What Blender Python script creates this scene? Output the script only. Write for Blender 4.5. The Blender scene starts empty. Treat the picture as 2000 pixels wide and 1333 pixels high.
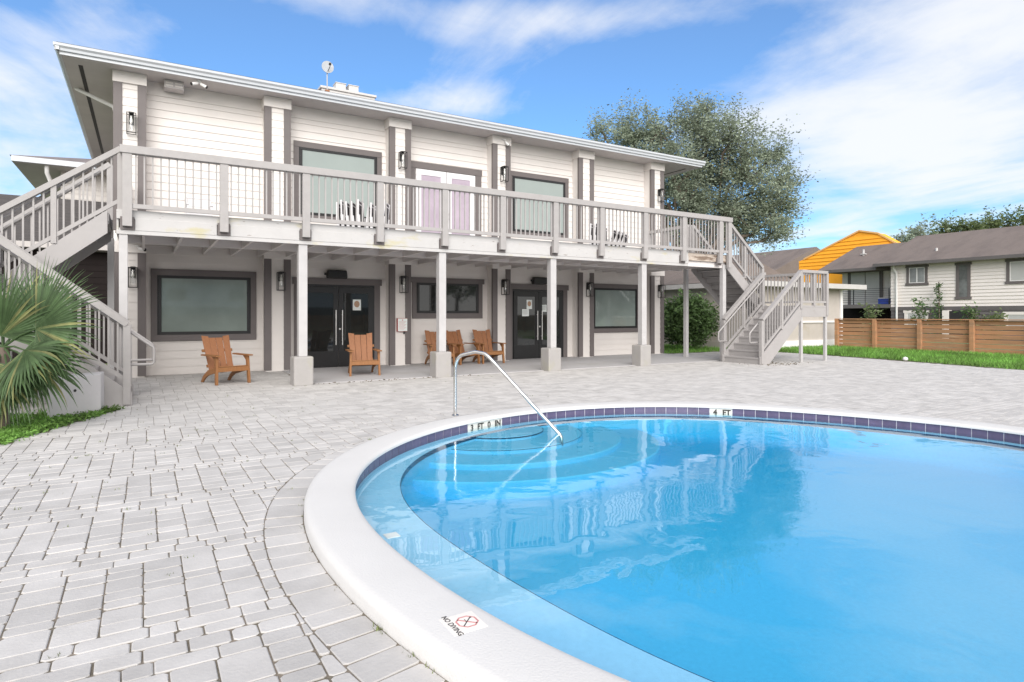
import bpy, bmesh, math, random
from mathutils import Vector, Matrix
import numpy as np
random.seed(7); rng = np.random.default_rng(7)
R = math.radians
scene = bpy.context.scene
COL = scene.collection

# ------------------------------------------------------------------ camera, sky, sun, exposure
cam_d = bpy.data.cameras.new("camera"); cam = bpy.data.objects.new("camera", cam_d); COL.objects.link(cam)
cam.location = (0, 0, 1.4); cam.rotation_euler = (R(90), 0, R(-30.95))
cam_d.sensor_width = 36; cam_d.lens = 21.6; cam_d.shift_y = -0.0258
cam_d.clip_start = 0.05; cam_d.clip_end = 2000
scene.camera = cam
scene.view_settings.view_transform = 'Standard'; scene.view_settings.look = 'None'
scene.view_settings.gamma = 1; scene.view_settings.use_curve_mapping = False
scene.view_settings.exposure = 1.68
scene.cycles.use_denoising = True
scene.cycles.max_bounces = 10; scene.cycles.transparent_max_bounces = 24

SUN_EL, SUN_AZ = R(29), R(203)          # azimuth clockwise from +Y
w = bpy.data.worlds.new("World"); scene.world = w; w.use_nodes = True
nt = w.node_tree; nt.nodes.clear()
def N(t, **k):
    n = nt.nodes.new(t)
    for a, b in k.items(): setattr(n, a, b)
    return n
L = nt.links.new
def M(op, a, b=None, c=None, clamp=False):
    n = N('ShaderNodeMath', operation=op, use_clamp=clamp)
    for i, v in enumerate((a, b, c)):
        if v is None: continue
        if isinstance(v, (int, float)): n.inputs[i].default_value = v
        else: L(v, n.inputs[i])
    return n.outputs[0]
out = N('ShaderNodeOutputWorld'); bg = N('ShaderNodeBackground')
sky = N('ShaderNodeTexSky', sky_type='NISHITA'); sky.sun_disc = False
sky.sun_elevation = SUN_EL; sky.sun_rotation = SUN_AZ; sky.air_density = 1.0; sky.dust_density = 0.3; sky.ozone_density = 1.0
bg.inputs['Strength'].default_value = 0.12
tc = N('ShaderNodeTexCoord'); sep = N('ShaderNodeSeparateXYZ'); L(tc.outputs['Generated'], sep.inputs[0])
dx, dy, dz = sep.outputs; SA_, CA_ = math.sin(R(30.95)), math.cos(R(30.95))
zc = M('ADD', M('MAXIMUM', dz, 0.0), 0.12)
cmb = N('ShaderNodeCombineXYZ'); L(M('DIVIDE', dx, zc), cmb.inputs[0]); L(M('DIVIDE', dy, zc), cmb.inputs[1])
def noise(vec, scale, detail, rough, dist=0.0, off=(0, 0, 0), sc=(1, 1, 1), rot=0):
    m = N('ShaderNodeMapping'); m.inputs['Location'].default_value = off; m.inputs['Scale'].default_value = sc
    m.inputs['Rotation'].default_value = (0, 0, rot)
    L(vec, m.inputs[0]); n = N('ShaderNodeTexNoise'); n.inputs['Scale'].default_value = scale
    n.inputs['Detail'].default_value = detail; n.inputs['Roughness'].default_value = rough; n.inputs['Distortion'].default_value = dist
    L(m.outputs[0], n.inputs['Vector']); return n.outputs['Fac']
n1 = noise(cmb.outputs[0], 1.1, 9, 0.58, 0.6, (3.1, 1.7, 0), (1, 0.55, 1), R(35))
n2 = noise(cmb.outputs[0], 3.0, 8, 0.62, 0.3, (8.1, 2.2, 0))
azim = M('ARCTAN2', dx, dy); elev = M('ARCSINE', dz)
def blob(a, e, wa, we, amp):
    u = M('DIVIDE', M('SUBTRACT', azim, R(a)), R(wa)); v = M('DIVIDE', M('SUBTRACT', elev, R(e)), R(we))
    q = M('ADD', M('MULTIPLY', u, u), M('MULTIPLY', v, v))
    return M('MULTIPLY', M('POWER', 2.718, M('MULTIPLY', q, -1.0)), amp)
BL = [(66, 12.5, 10, 3.8, .36), (54, 16.5, 8, 2.6, .15), (62, 5.0, 14, 1.8, .18), (-8, 18, 8, 4.0, .22), (-2, 10, 9, 4, .20), (12, 27, 10, 2.2, .20), (36, 25.5, 18, 2.0, .20),
      (24, 19, 12, 1.5, .14), (71, 22, 12, 4.5, .24), (-100, 15, 40, 25, .4), (150, 45, 45, 45, .5), (-110, 45, 50, 45, .5), (179, 40, 70, 45, .6), (-179, 40, 70, 45, .6), (150, 4, 50, 14, .4), (-150, 4, 50, 14, .4)]  # wide blobs behind the camera: unseen clouds added to light the facade
dens = M('ADD', M('MULTIPLY', n1, 0.75), M('MULTIPLY', n2, 0.25))
for b in BL: dens = M('ADD', dens, blob(*b))
mr = N('ShaderNodeMapRange'); mr.interpolation_type = 'SMOOTHSTEP'
mr.inputs['From Min'].default_value = 0.47; mr.inputs['From Max'].default_value = 0.84
L(dens, mr.inputs['Value'])
haze = M('POWER', 2.718, M('MULTIPLY', M('MAXIMUM', dz, 0.0), -11.0))
mask = M('MAXIMUM', M('MULTIPLY', mr.outputs[0], 0.93), M('ADD', M('MULTIPLY', haze, 0.5), .10))
mix = N('ShaderNodeMix', data_type='RGBA'); L(mask, mix.inputs['Factor'])
hs = N('ShaderNodeMix', data_type='RGBA'); hs.blend_type = 'MULTIPLY'; hs.inputs['Factor'].default_value = 1.0
L(sky.outputs[0], hs.inputs['A']); hs.inputs['B'].default_value = (.155, .345, .515, 1)
L(hs.outputs['Result'], mix.inputs['A']); cbr = N('ShaderNodeMix', data_type='RGBA'); cbr.inputs['A'].default_value = (2.58, 2.62, 2.7, 1); cbr.inputs['B'].default_value = (3.6, 3.45, 3.35, 1)
fwd = M('ADD', M('MULTIPLY', dx, SA_), M('MULTIPLY', dy, CA_)); sm = N('ShaderNodeMapRange'); sm.interpolation_type = 'SMOOTHSTEP'
sm.inputs['From Min'].default_value = .45; sm.inputs['From Max'].default_value = -.35; L(fwd, sm.inputs['Value']); L(sm.outputs[0], cbr.inputs['Factor']); L(cbr.outputs['Result'], mix.inputs['B'])  # clouds made brighter behind the camera, as added light on the facade
L(mix.outputs['Result'], bg.inputs['Color']); L(bg.outputs[0], out.inputs[0])

sd = bpy.data.lights.new("sun", 'SUN'); sd.energy = 1.2; sd.angle = R(50); sd.color = (1, 0.965, 0.92)
sun = bpy.data.objects.new("sun", sd); COL.objects.link(sun)
sv = Vector((math.cos(SUN_EL)*math.sin(SUN_AZ), math.cos(SUN_EL)*math.cos(SUN_AZ), math.sin(SUN_EL)))
sun.rotation_euler = sv.to_track_quat('Z', 'Y').to_euler(); sun.location = (0, -20, 40)

# ------------------------------------------------------------------ materials
MATS = {}
def mat(name, color, rough=0.6, var=0.06, scale=3.0, bump=0.0, bscale=60.0, metal=0.0, spec=0.5, tint=None, stretch=(1, 1, 1), detail=6.0, island=0.0, coat=0.0, translucent=False):
    if name in MATS: return MATS[name]
    m = bpy.data.materials.new(name); m.use_nodes = True; t = m.node_tree; p = t.nodes['Principled BSDF']
    tcn = t.nodes.new('ShaderNodeTexCoord'); mp = t.nodes.new('ShaderNodeMapping'); mp.inputs['Scale'].default_value = stretch
    t.links.new(tcn.outputs['Object'], mp.inputs[0])
    nz = t.nodes.new('ShaderNodeTexNoise'); nz.inputs['Scale'].default_value = scale; nz.inputs['Detail'].default_value = detail
    nz.inputs['Roughness'].default_value = 0.62; t.links.new(mp.outputs[0], nz.inputs['Vector'])
    c = Vector(color[:3]); c2 = Vector(tint) if tint else c
    rp = t.nodes.new('ShaderNodeValToRGB'); e = rp.color_ramp.elements
    e[0].position = 0.3; e[1].position = 0.7
    e[0].color = (*[max(0, x*(1-var)) for x in c2], 1); e[1].color = (*[min(1, x*(1+var)) for x in c], 1)
    t.links.new(nz.outputs['Fac'], rp.inputs[0]); col = rp.outputs[0]
    if island:
        g = t.nodes.new('ShaderNodeNewGeometry'); mx = t.nodes.new('ShaderNodeMix'); mx.data_type = 'RGBA'; mx.blend_type = 'MULTIPLY'
        mx.inputs['Factor'].default_value = 1.0
        mrn = t.nodes.new('ShaderNodeMapRange'); mrn.inputs['To Min'].default_value = 1-island; mrn.inputs['To Max'].default_value = 1+island*.5
        t.links.new(g.outputs['Random Per Island'], mrn.inputs['Value'])
        cb = t.nodes.new('ShaderNodeCombineColor')
        for i in range(3): t.links.new(mrn.outputs[0], cb.inputs[i])
        t.links.new(col, mx.inputs['A']); t.links.new(cb.outputs[0], mx.inputs['B']); col = mx.outputs['Result']
    t.links.new(col, p.inputs['Base Color'])
    p.inputs['Roughness'].default_value = rough; p.inputs['Metallic'].default_value = metal
    p.inputs['Specular IOR Level'].default_value = spec; p.inputs['Coat Weight'].default_value = coat
    if bump:
        nb = t.nodes.new('ShaderNodeTexNoise'); nb.inputs['Scale'].default_value = bscale; nb.inputs['Detail'].default_value = 5
        t.links.new(mp.outputs[0], nb.inputs['Vector'])
        bn = t.nodes.new('ShaderNodeBump'); bn.inputs['Strength'].default_value = bump; bn.inputs['Distance'].default_value = 0.02
        t.links.new(nb.outputs['Fac'], bn.inputs['Height']); t.links.new(bn.outputs[0], p.inputs['Normal'])
    if translucent:
        tl = t.nodes.new('ShaderNodeBsdfTranslucent'); t.links.new(col, tl.inputs['Color'])
        ms = t.nodes.new('ShaderNodeMixShader'); ms.inputs[0].default_value = 0.42
        o = t.nodes['Material Output']; t.links.new(p.outputs[0], ms.inputs[1]); t.links.new(tl.outputs[0], ms.inputs[2]); t.links.new(ms.outputs[0], o.inputs[0])
    MATS[name] = m; return m

def stained(name, base, stain, rough=0.6, s1=(1.2, 1, 3), th=(0.60, 0.72), amount=0.7, second=None, th2=(0.66, 0.72), s2=(6, 6, 14), bump=0.0):
    """paint with patches of another colour that have a shape of their own"""
    m = mat(name, base, rough, 0.04, 4.0, bump, 40)
    t = m.node_tree; p = t.nodes['Principled BSDF']; src = p.inputs['Base Color'].links[0].from_socket
    tcn = t.nodes['Texture Coordinate']
    def layer(src, colr, sc, th, amt, seed):
        mp = t.nodes.new('ShaderNodeMapping'); mp.inputs['Scale'].default_value = sc; mp.inputs['Location'].default_value = (seed, seed*.7, 0)
        t.links.new(tcn.outputs['Object'], mp.inputs[0])
        nz = t.nodes.new('ShaderNodeTexNoise'); nz.inputs['Scale'].default_value = 1.0; nz.inputs['Detail'].default_value = 7; nz.inputs['Roughness'].default_value = .65
        t.links.new(mp.outputs[0], nz.inputs['Vector'])
        mrn = t.nodes.new('ShaderNodeMapRange'); mrn.inputs['From Min'].default_value = th[0]; mrn.inputs['From Max'].default_value = th[1]; mrn.inputs['To Max'].default_value = amt
        t.links.new(nz.outputs['Fac'], mrn.inputs['Value'])
        mx = t.nodes.new('ShaderNodeMix'); mx.data_type = 'RGBA'; t.links.new(mrn.outputs[0], mx.inputs['Factor'])
        t.links.new(src, mx.inputs['A']); mx.inputs['B'].default_value = (*colr, 1); return mx.outputs['Result']
    src = layer(src, stain, s1, th, amount, 2.3)
    if second: src = layer(src, second, s2, th2, .8, 9.1)
    t.links.new(src, p.inputs['Base Color']); return m

siding = mat('siding_paint', (.72, .68, .65), .62, .035, 1.3, .08, 90)
taupe = mat('taupe_trim_paint', (.14, .122, .12), .55, .05, 3, .06, 70)
greige = mat('greige_railing_paint', (.36, .343, .338), .5, .06, 5, .08, 80)
stairpaint = stained('stair_paint', (.365, .348, .344), (.30, .27, .25), .55, (2, 2, 5), (.62, .74), .55)
whitepost = mat('white_post_paint', (.47, .46, .46), .5, .06, 5, .08, 60)
fasciam = stained('fascia_paint', (.49, .48, .475), (.47, .42, .19), .6, (1.1, 1, 2.6), (.58, .68), .6, (.25, .22, .20), (.635, .665), (5, 5, 16))
rotten = stained('rotten_board', (.50, .43, .37), (.16, .11, .08), .85, (2, 2, 9), (.48, .60), .9, bump=.6)
guttm = mat('gutter_metal', (.55, .575, .61), .35, .03, 2, metal=0.0, spec=.6)
soffm = mat('soffit_paint', (.50, .47, .465), .7, .05, 2)
joistm = mat('joist_paint', (.70, .66, .65), .7, .05, 2)
shingle = mat('shingle', (.20, .17, .165), .9, .25, 2.2, .8, 40, stretch=(1, 1, 3))
shingle_b = stained('shingle_weathered', (.185, .15, .132), (.105, .086, .078), .92, (.35, .9, .5), (.45, .75), .75, bump=.8)
blackm = mat('black_aluminium', (.012, .012, .013), .35, .1, 5)
blackmatte = mat('black_plastic', (.02, .019, .019), .55, .1, 9)
steel = mat('stainless_steel', (.68, .67, .65), .2, .05, 8, metal=1.0)
handlem = mat('door_handle_steel', (.78, .77, .75), .3, .03, 8, metal=.85)
concrete = stained('patio_concrete', (.46, .45, .455), (.37, .36, .33), .85, (.5, .8, 1), (.5, .72), .55, bump=.25)
basem = stained('post_base_paint', (.36, .345, .335), (.33, .32, .20), .75, (3, 3, 2), (.52, .75), .6, bump=.3)
paverm = mat('concrete_paver', (.53, .515, .50), .85, .07, 3.0, .12, 55, spec=.3, island=.13, tint=(.49, .475, .46))
jointm = mat('paver_joint_sand', (.21, .175, .145), .95, .3, 6, .4, 50, tint=(.15, .135, .095))
soil = mat('soil_and_turf', (.16, .20, .08), .95, .3, .6, .5, 8, tint=(.11, .14, .06))
copingm = mat('coping_plaster', (.64, .63, .615), .7, .035, 1.2, .16, 90)
groutm = mat('pool_grout', (.62, .60, .64), .8, .05, 20)
purple = mat('purple_tile_glaze', (.105, .085, .150), .22, .12, 14, island=.12)
markerm = mat('marker_tile', (.62, .59, .53), .45, .05, 20)
noding = mat('worn_marker_tile', (.78, .745, .70), .6, .06, 14)
inkm = mat('black_lettering', (.035, .03, .025), .5, .2, 40)
redink = mat('faded_red_print', (.58, .26, .25), .6, .1, 60)
plaster = mat('pool_plaster', (.27, .57, .79), .75, .05, 30, .1, 120)
darktile = mat('dark_teal_tile', (.015, .06, .12), .3, .25, 12, island=.3)
wood = mat('chair_wood', (.27, .118, .040), .6, .14, 6, .12, 50, stretch=(6, 6, 1.2))
woodb = mat('chair_wood_pinkish', (.30, .128, .056), .6, .12, 6, .12, 50, stretch=(6, 6, 1.2))
woodf = stained('fence_board', (.46, .235, .12), (.28, .18, .11), .75, (3, .6, 6), (.42, .68), .8, (.52, .36, .24), (.56, .7), (8, 1.2, 14), bump=.3)
leafm = mat('oak_leaf', (.37, .43, .32), .55, .3, 1.0, island=.55, translucent=True, tint=(.27, .32, .23))
leafb = mat('shrub_leaf', (.12, .20, .07), .45, .3, 1.5, island=.55, translucent=True)
leafp = mat('palm_leaf', (.11, .18, .075), .45, .25, 3, island=.45, translucent=True, tint=(.08, .14, .06))
leafdry = mat('palm_leaf_pale', (.30, .31, .13), .5, .2, 3, island=.4, translucent=True)
leafl = mat('pale_tree_leaf', (.17, .22, .09), .5, .3, 1, island=.4, translucent=True)
barkm = mat('bark', (.16, .125, .10), .9, .3, 4, .8, 20, stretch=(1, 1, .3))
grassm = mat('grass_blade', (.25, .52, .10), .6, .3, .8, island=.5, translucent=True, tint=(.18, .30, .07))
soilm = mat('bare_soil', (.20, .15, .11), .95, .3, 5, .5, 30)
orange = mat('orange_siding', (1.0, .43, .04), .7, .05, 1.5, spec=.15)
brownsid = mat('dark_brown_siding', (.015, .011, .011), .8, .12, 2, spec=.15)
housesid = mat('house_siding', (.80, .745, .71), .65, .04, 1.2)
greysid = mat('dark_grey_siding', (.12, .11, .11), .7, .08, 1.5)
shedm = stained('shed_panel', (.45, .41, .375), (.32, .27, .18), .75, (1.5, 1.5, 1.0), (.56, .72), .6)
whitetrim = mat('white_trim_paint', (.78, .77, .76), .55, .04, 4)
doorwhite = mat('french_door_paint', (.74, .73, .75), .45, .03, 3)
mauveglass = mat('mauve_door_glass', (.40, .33, .40), .12, .12, 2, spec=.6)
paperm = mat('paper', (.78, .82, .80), .7, .03, 30)
slingm = mat('dark_mesh_sling', (.055, .05, .055), .7, .35, 160)
slingw = mat('white_chair_frame', (.62, .61, .62), .35, .03, 6)
bluem = mat('blue_cooler', (.02, .05, .33), .4, .06, 6)
stonem = mat('pale_stone', (.70, .70, .70), .7, .08, 20)
bulbm = mat('lamp_bulb_glass', (.75, .73, .68), .2, .02, 5)
tanm = mat('tan_portrait_print', (.42, .27, .18), .7, .35, 60)
dishm = mat('dish_grey', (.42, .44, .47), .45, .05, 8)
ventm = mat('roof_vent_metal', (.55, .54, .53), .5, .06, 5)

def glass_mat(name, base, rough=.04, spec=.6, var=.12):
    return mat(name, base, rough, var, 1.2, spec=spec)
frost = glass_mat('grey_green_window_film', (.24, .29, .27), .03, .9, .10)
frost_sky = glass_mat('window_film_sky_tone', (.29, .335, .32), .10, .6, .04)  # upper panes: sky reflection put into a paler base colour
darkglass = glass_mat('dark_glass', (.018, .02, .02), .03, .8, .3)

def clear_glass():
    m = bpy.data.materials.new('lantern_glass'); m.use_nodes = True; t = m.node_tree; t.nodes.clear()
    o = t.nodes.new('ShaderNodeOutputMaterial'); a = t.nodes.new('ShaderNodeBsdfTransparent'); b = t.nodes.new('ShaderNodeBsdfGlossy')
    b.inputs['Roughness'].default_value = .05; a.inputs[0].default_value = (.93, .94, .94, 1)
    ms = t.nodes.new('ShaderNodeMixShader'); ms.inputs[0].default_value = .12
    t.links.new(a.outputs[0], ms.inputs[1]); t.links.new(b.outputs[0], ms.inputs[2]); t.links.new(ms.outputs[0], o.inputs[0]); return m
lglass = clear_glass()

def water_mat():
    m = bpy.data.materials.new('pool_water'); m.use_nodes = True; t = m.node_tree; t.nodes.clear()
    A = lambda k: t.nodes.new(k); lk = t.links.new
    o = A('ShaderNodeOutputMaterial'); tr = A('ShaderNodeBsdfTransparent'); gl = A('ShaderNodeBsdfGlossy'); gl.inputs['Roughness'].default_value = .015
    tcn = A('ShaderNodeTexCoord')
    def nz(scale, sc, det, dist=0):
        mp = A('ShaderNodeMapping'); mp.inputs['Scale'].default_value = sc; lk(tcn.outputs['Object'], mp.inputs[0])
        n = A('ShaderNodeTexNoise'); n.inputs['Scale'].default_value = scale; n.inputs['Detail'].default_value = det; n.inputs['Distortion'].default_value = dist
        lk(mp.outputs[0], n.inputs['Vector']); return n.outputs['Fac']
    big = nz(.9, (1, 1, 1), 3, .5); fine = nz(9, (1, 1.0, 1), 3, .4); patch = nz(.55, (1, 1, 1), 2)
    mr1 = A('ShaderNodeMapRange'); mr1.inputs['From Min'].default_value = .45; mr1.inputs['From Max'].default_value = .68; mr1.inputs['To Min'].default_value = .10; mr1.inputs['To Max'].default_value = .7
    lk(patch, mr1.inputs['Value'])
    mu = A('ShaderNodeMath'); mu.operation = 'MULTIPLY'; lk(fine, mu.inputs[0]); lk(mr1.outputs[0], mu.inputs[1])
    b1 = A('ShaderNodeBump'); b1.inputs['Strength'].default_value = .17; b1.inputs['Distance'].default_value = .06; lk(big, b1.inputs['Height'])
    b2 = A('ShaderNodeBump'); b2.inputs['Strength'].default_value = .16; b2.inputs['Distance'].default_value = .012; lk(mu.outputs[0], b2.inputs['Height']); lk(b1.outputs[0], b2.inputs['Normal'])
    lk(b2.outputs[0], gl.inputs['Normal'])
    fr = A('ShaderNodeFresnel'); fr.inputs['IOR'].default_value = 2.3; lk(b2.outputs[0], fr.inputs['Normal'])
    ge = A('ShaderNodeNewGeometry'); nb_ = A('ShaderNodeMath'); nb_.operation = 'SUBTRACT'; nb_.inputs[0].default_value = 1; lk(ge.outputs['Backfacing'], nb_.inputs[1])
    fm = A('ShaderNodeMath'); fm.operation = 'MULTIPLY'; lk(fr.outputs[0], fm.inputs[0]); lk(nb_.outputs[0], fm.inputs[1])
    ms = A('ShaderNodeMixShader'); lk(fm.outputs[0], ms.inputs[0]); lk(tr.outputs[0], ms.inputs[1]); lk(gl.outputs[0], ms.inputs[2]); lk(ms.outputs[0], o.inputs[0])
    va = A('ShaderNodeVolumeAbsorption'); va.inputs['Color'].default_value = (.20, .86, .945, 1); va.inputs['Density'].default_value = WATER_DENS
    lk(va.outputs[0], o.inputs['Volume']); return m
WATER_DENS = 1.65

# ------------------------------------------------------------------ mesh helpers
class MB:
    def __init__(s): s.v = []; s.f = []; s.m = []; s.mi = 0
    def add(s, vs, fs):
        n = len(s.v); s.v += [tuple(v) for v in vs]; s.f += [tuple(i+n for i in f) for f in fs]; s.m += [s.mi]*len(fs); return s
    def hexa(s, p):   # 8 points: bottom 4 ccw, top 4 ccw
        return s.add(p, [(3, 2, 1, 0), (4, 5, 6, 7), (0, 1, 5, 4), (1, 2, 6, 5), (2, 3, 7, 6), (3, 0, 4, 7)])
    def box(s, x0, x1, y0, y1, z0, z1):
        return s.hexa([(x0, y0, z0), (x1, y0, z0), (x1, y1, z0), (x0, y1, z0), (x0, y0, z1), (x1, y0, z1), (x1, y1, z1), (x0, y1, z1)])
    def beam(s, p, q, wd, ht, up=(0, 0, 1)):
        p, q, up = Vector(p), Vector(q), Vector(up); d = (q-p).normalized(); sd = d.cross(up)
        if sd.length < 1e-4: sd = d.cross(Vector((0, 1, 0)))
        sd.normalize(); u = sd.cross(d).normalized(); a = sd*wd/2; b = u*ht/2
        return s.hexa([p-a-b, p+a-b, q+a-b, q-a-b, p-a+b, p+a+b, q+a+b, q-a+b])
    def tube(s, pts, r, n=10, cap=True):
        pts = [Vector(p) for p in pts]; rs = r if isinstance(r, (list, tuple)) else [r]*len(pts)
        base = len(s.v); prev = None; vs = []; fs = []
        for i, p in enumerate(pts):
            d = (pts[min(i+1, len(pts)-1)]-pts[max(i-1, 0)]).normalized()
            if prev is None:
                a = d.cross(Vector((0, 0, 1)));
                if a.length < 1e-3: a = d.cross(Vector((0, 1, 0)))
            else: a = prev - d*prev.dot(d)
            a.normalize(); prev = a; b = d.cross(a)
            for k in range(n):
                t = 2*math.pi*k/n; vs.append(p+(a*math.cos(t)+b*math.sin(t))*rs[i])
        for i in range(len(pts)-1):
            for k in range(n):
                fs.append((i*n+k, i*n+(k+1) % n, (i+1)*n+(k+1) % n, (i+1)*n+k))
        if cap: fs += [tuple(range(n-1, -1, -1)), tuple((len(pts)-1)*n+k for k in range(n))]
        return s.add(vs, fs)
    def prism(s, poly, axis, a, b):
        """polygon in the plane across AXIS ('x': (y,z), 'y': (x,z), 'z': (x,y)) swept from a to b"""
        def P(u, v, t): return {'x': (t, u, v), 'y': (u, t, v), 'z': (u, v, t)}[axis]
        n = len(poly); vs = [P(u, v, a) for u, v in poly]+[P(u, v, b) for u, v in poly]
        fs = [tuple(range(n-1, -1, -1)), tuple(range(n, 2*n))]+[(i, (i+1) % n, n+(i+1) % n, n+i) for i in range(n)]
        return s.add(vs, fs)
    def lathe(s, prof, n=20, c=(0, 0, 0), axis='z'):
        vs = []; fs = []
        for r, z in prof:
            for k in range(n):
                t = 2*math.pi*k/n; a, b = r*math.cos(t), r*math.sin(t)
                q = {'z': (a, b, z), 'y': (a, z, b), 'x': (z, a, b)}[axis]
                vs.append((q[0]+c[0], q[1]+c[1], q[2]+c[2]))
        for i in range(len(prof)-1):
            for k in range(n): fs.append((i*n+k, i*n+(k+1) % n, (i+1)*n+(k+1) % n, (i+1)*n+k))
        return s.add(vs, fs)
    def build(s, name, material, parent=None, bevel=0.0, smooth=None, local=False):
        me = bpy.data.meshes.new(name)
        off = Vector((0, 0, 0))
        if parent is not None and not local:
            q = parent
            while q is not None: off += Vector(q.location); q = q.parent
        me.from_pydata([(v[0]-off.x, v[1]-off.y, v[2]-off.z) for v in s.v], [], s.f)
        for mm in (material if isinstance(material, (list, tuple)) else [material]): me.materials.append(mm)
        if any(s.m): me.polygons.foreach_set('material_index', s.m)
        me.update()
        bm = bmesh.new(); bm.from_mesh(me); bmesh.ops.recalc_face_normals(bm, faces=bm.faces); bm.to_mesh(me); bm.free()
        if smooth is not None:
            me.polygons.foreach_set('use_smooth', [True]*len(me.polygons)); me.set_sharp_from_angle(angle=R(smooth))
        o = bpy.data.objects.new(name, me); COL.objects.link(o)
        if parent is not None: o.parent = parent
        if bevel:
            md = o.modifiers.new('bevel', 'BEVEL'); md.width = bevel; md.segments = 2; md.limit_method = 'ANGLE'; md.angle_limit = R(40)
        return o
def tag(o, label=None, cat=None, group=None, kind=None):
    if label: o['label'] = label
    if cat: o['category'] = cat
    if group: o['group'] = group
    if kind: o['kind'] = kind
    return o
def thing(name, label, cat, loc=(0, 0, 0), rotz=0, group=None):
    o = bpy.data.objects.new(name, None); COL.objects.link(o); o.location = loc; o.rotation_euler = (0, 0, rotz); o.empty_display_size = .2
    return tag(o, label, cat, group)
def copy_tree(o, parent=None):
    c = o.copy(); COL.objects.link(c)
    if parent: c.parent = parent
    for ch in list(o.children): copy_tree(ch, c)
    return c
def text_mesh(txt, size, name, material, matrix, parent, thick=.0008, bold=.0, cx='CENTER'):
    cu = bpy.data.curves.new(name, 'FONT'); cu.body = txt; cu.size = size; cu.align_x = cx; cu.align_y = 'CENTER'; cu.extrude = thick; cu.offset = bold
    ob = bpy.data.objects.new(name+'_curve', cu); COL.objects.link(ob)
    dg = bpy.context.evaluated_depsgraph_get(); me = bpy.data.meshes.new_from_object(ob.evaluated_get(dg))
    bpy.data.objects.remove(ob); bpy.data.curves.remove(cu)
    me.name = name; me.materials.clear(); me.materials.append(material)
    o = bpy.data.objects.new(name, me); COL.objects.link(o); off = Vector((0, 0, 0)); q = parent
    while q is not None: off += Vector(q.location); q = q.parent
    me.transform(Matrix.Translation(-off) @ matrix); o.parent = parent; return o
def frame_mat(loc, right, up):
    r, u = Vector(right).normalized(), Vector(up).normalized(); n = r.cross(u)
    m = Matrix((r, u, n)).transposed().to_4x4(); m.translation = Vector(loc); return m

# ------------------------------------------------------------------ pool outline
PC = (4.9, 3.3)
PF = [3.666, -0.143, -0.006, -0.071, -0.013, 0.033, -0.013, 0.014, -0.02, 0.04, -0.015, 0.0, -0.019]
def pool_r(t):
    r = PF[0]
    for k in range(1, 7): r += PF[2*k-1]*math.cos(k*t)+PF[2*k]*math.sin(k*t)
    return r
NP = 288
TH = [2*math.pi*i/NP for i in range(NP)]
LOOP = [Vector((PC[0]+pool_r(t)*math.cos(t), PC[1]+pool_r(t)*math.sin(t))) for t in TH]
NRM = []
for i in range(NP):
    d = (LOOP[(i+1) % NP]-LOOP[i-1]).normalized(); NRM.append(Vector((d.y, -d.x)))
def off_loop(o): return [LOOP[i]+NRM[i]*(o(TH[i]) if callable(o) else o) for i in range(NP)]
def bench_w(t):
    d = (math.degrees(t)-185+180) % 360-180
    return -(.12+.36*math.exp(-(d/45.0)**2))
ZW = -.025
def ring(mb, prof):
    """sweep (offset, z) pairs round the pool outline"""
    n = len(mb.v); k = len(prof); loops = [off_loop(o) for o, z in prof]
    for j, (o, z) in enumerate(prof):
        mb.v += [(p.x, p.y, z) for p in loops[j]]
    for j in range(k-1):
        for i in range(NP):
            a, b = n+j*NP+i, n+j*NP+(i+1) % NP
            mb.f.append((a, b, b+NP, a+NP)); mb.m.append(mb.mi)
    return mb

# ground ring (to the horizon), bed under the pavers
def sheet_round_pool(name, rad, z, material, rect=None):
    mb = MB(); lo = off_loop(.30)
    inner = [(p.x, p.y, z) for p in lo]; outer = []
    for t in TH:
        c, s_ = math.cos(t), math.sin(t)
        if rect:
            x0, x1, y0, y1 = rect; k = 1e9
            if c > 1e-6: k = min(k, (x1-PC[0])/c)
            if c < -1e-6: k = min(k, (x0-PC[0])/c)
            if s_ > 1e-6: k = min(k, (y1-PC[1])/s_)
            if s_ < -1e-6: k = min(k, (y0-PC[1])/s_)
        else: k = rad
        outer.append((PC[0]+k*c, PC[1]+k*s_, z))
    mb.v = inner+outer
    for i in range(NP):
        j = (i+1) % NP; mb.f.append((i, NP+i, NP+j, j)); mb.m.append(0)
    return tag(mb.build(name, material), kind='structure')
sheet_round_pool('ground', 400, -.06, soil)
sheet_round_pool('paving_bed', 0, -.006, jointm, (-9, 20.6, -9, 16.6))

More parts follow.
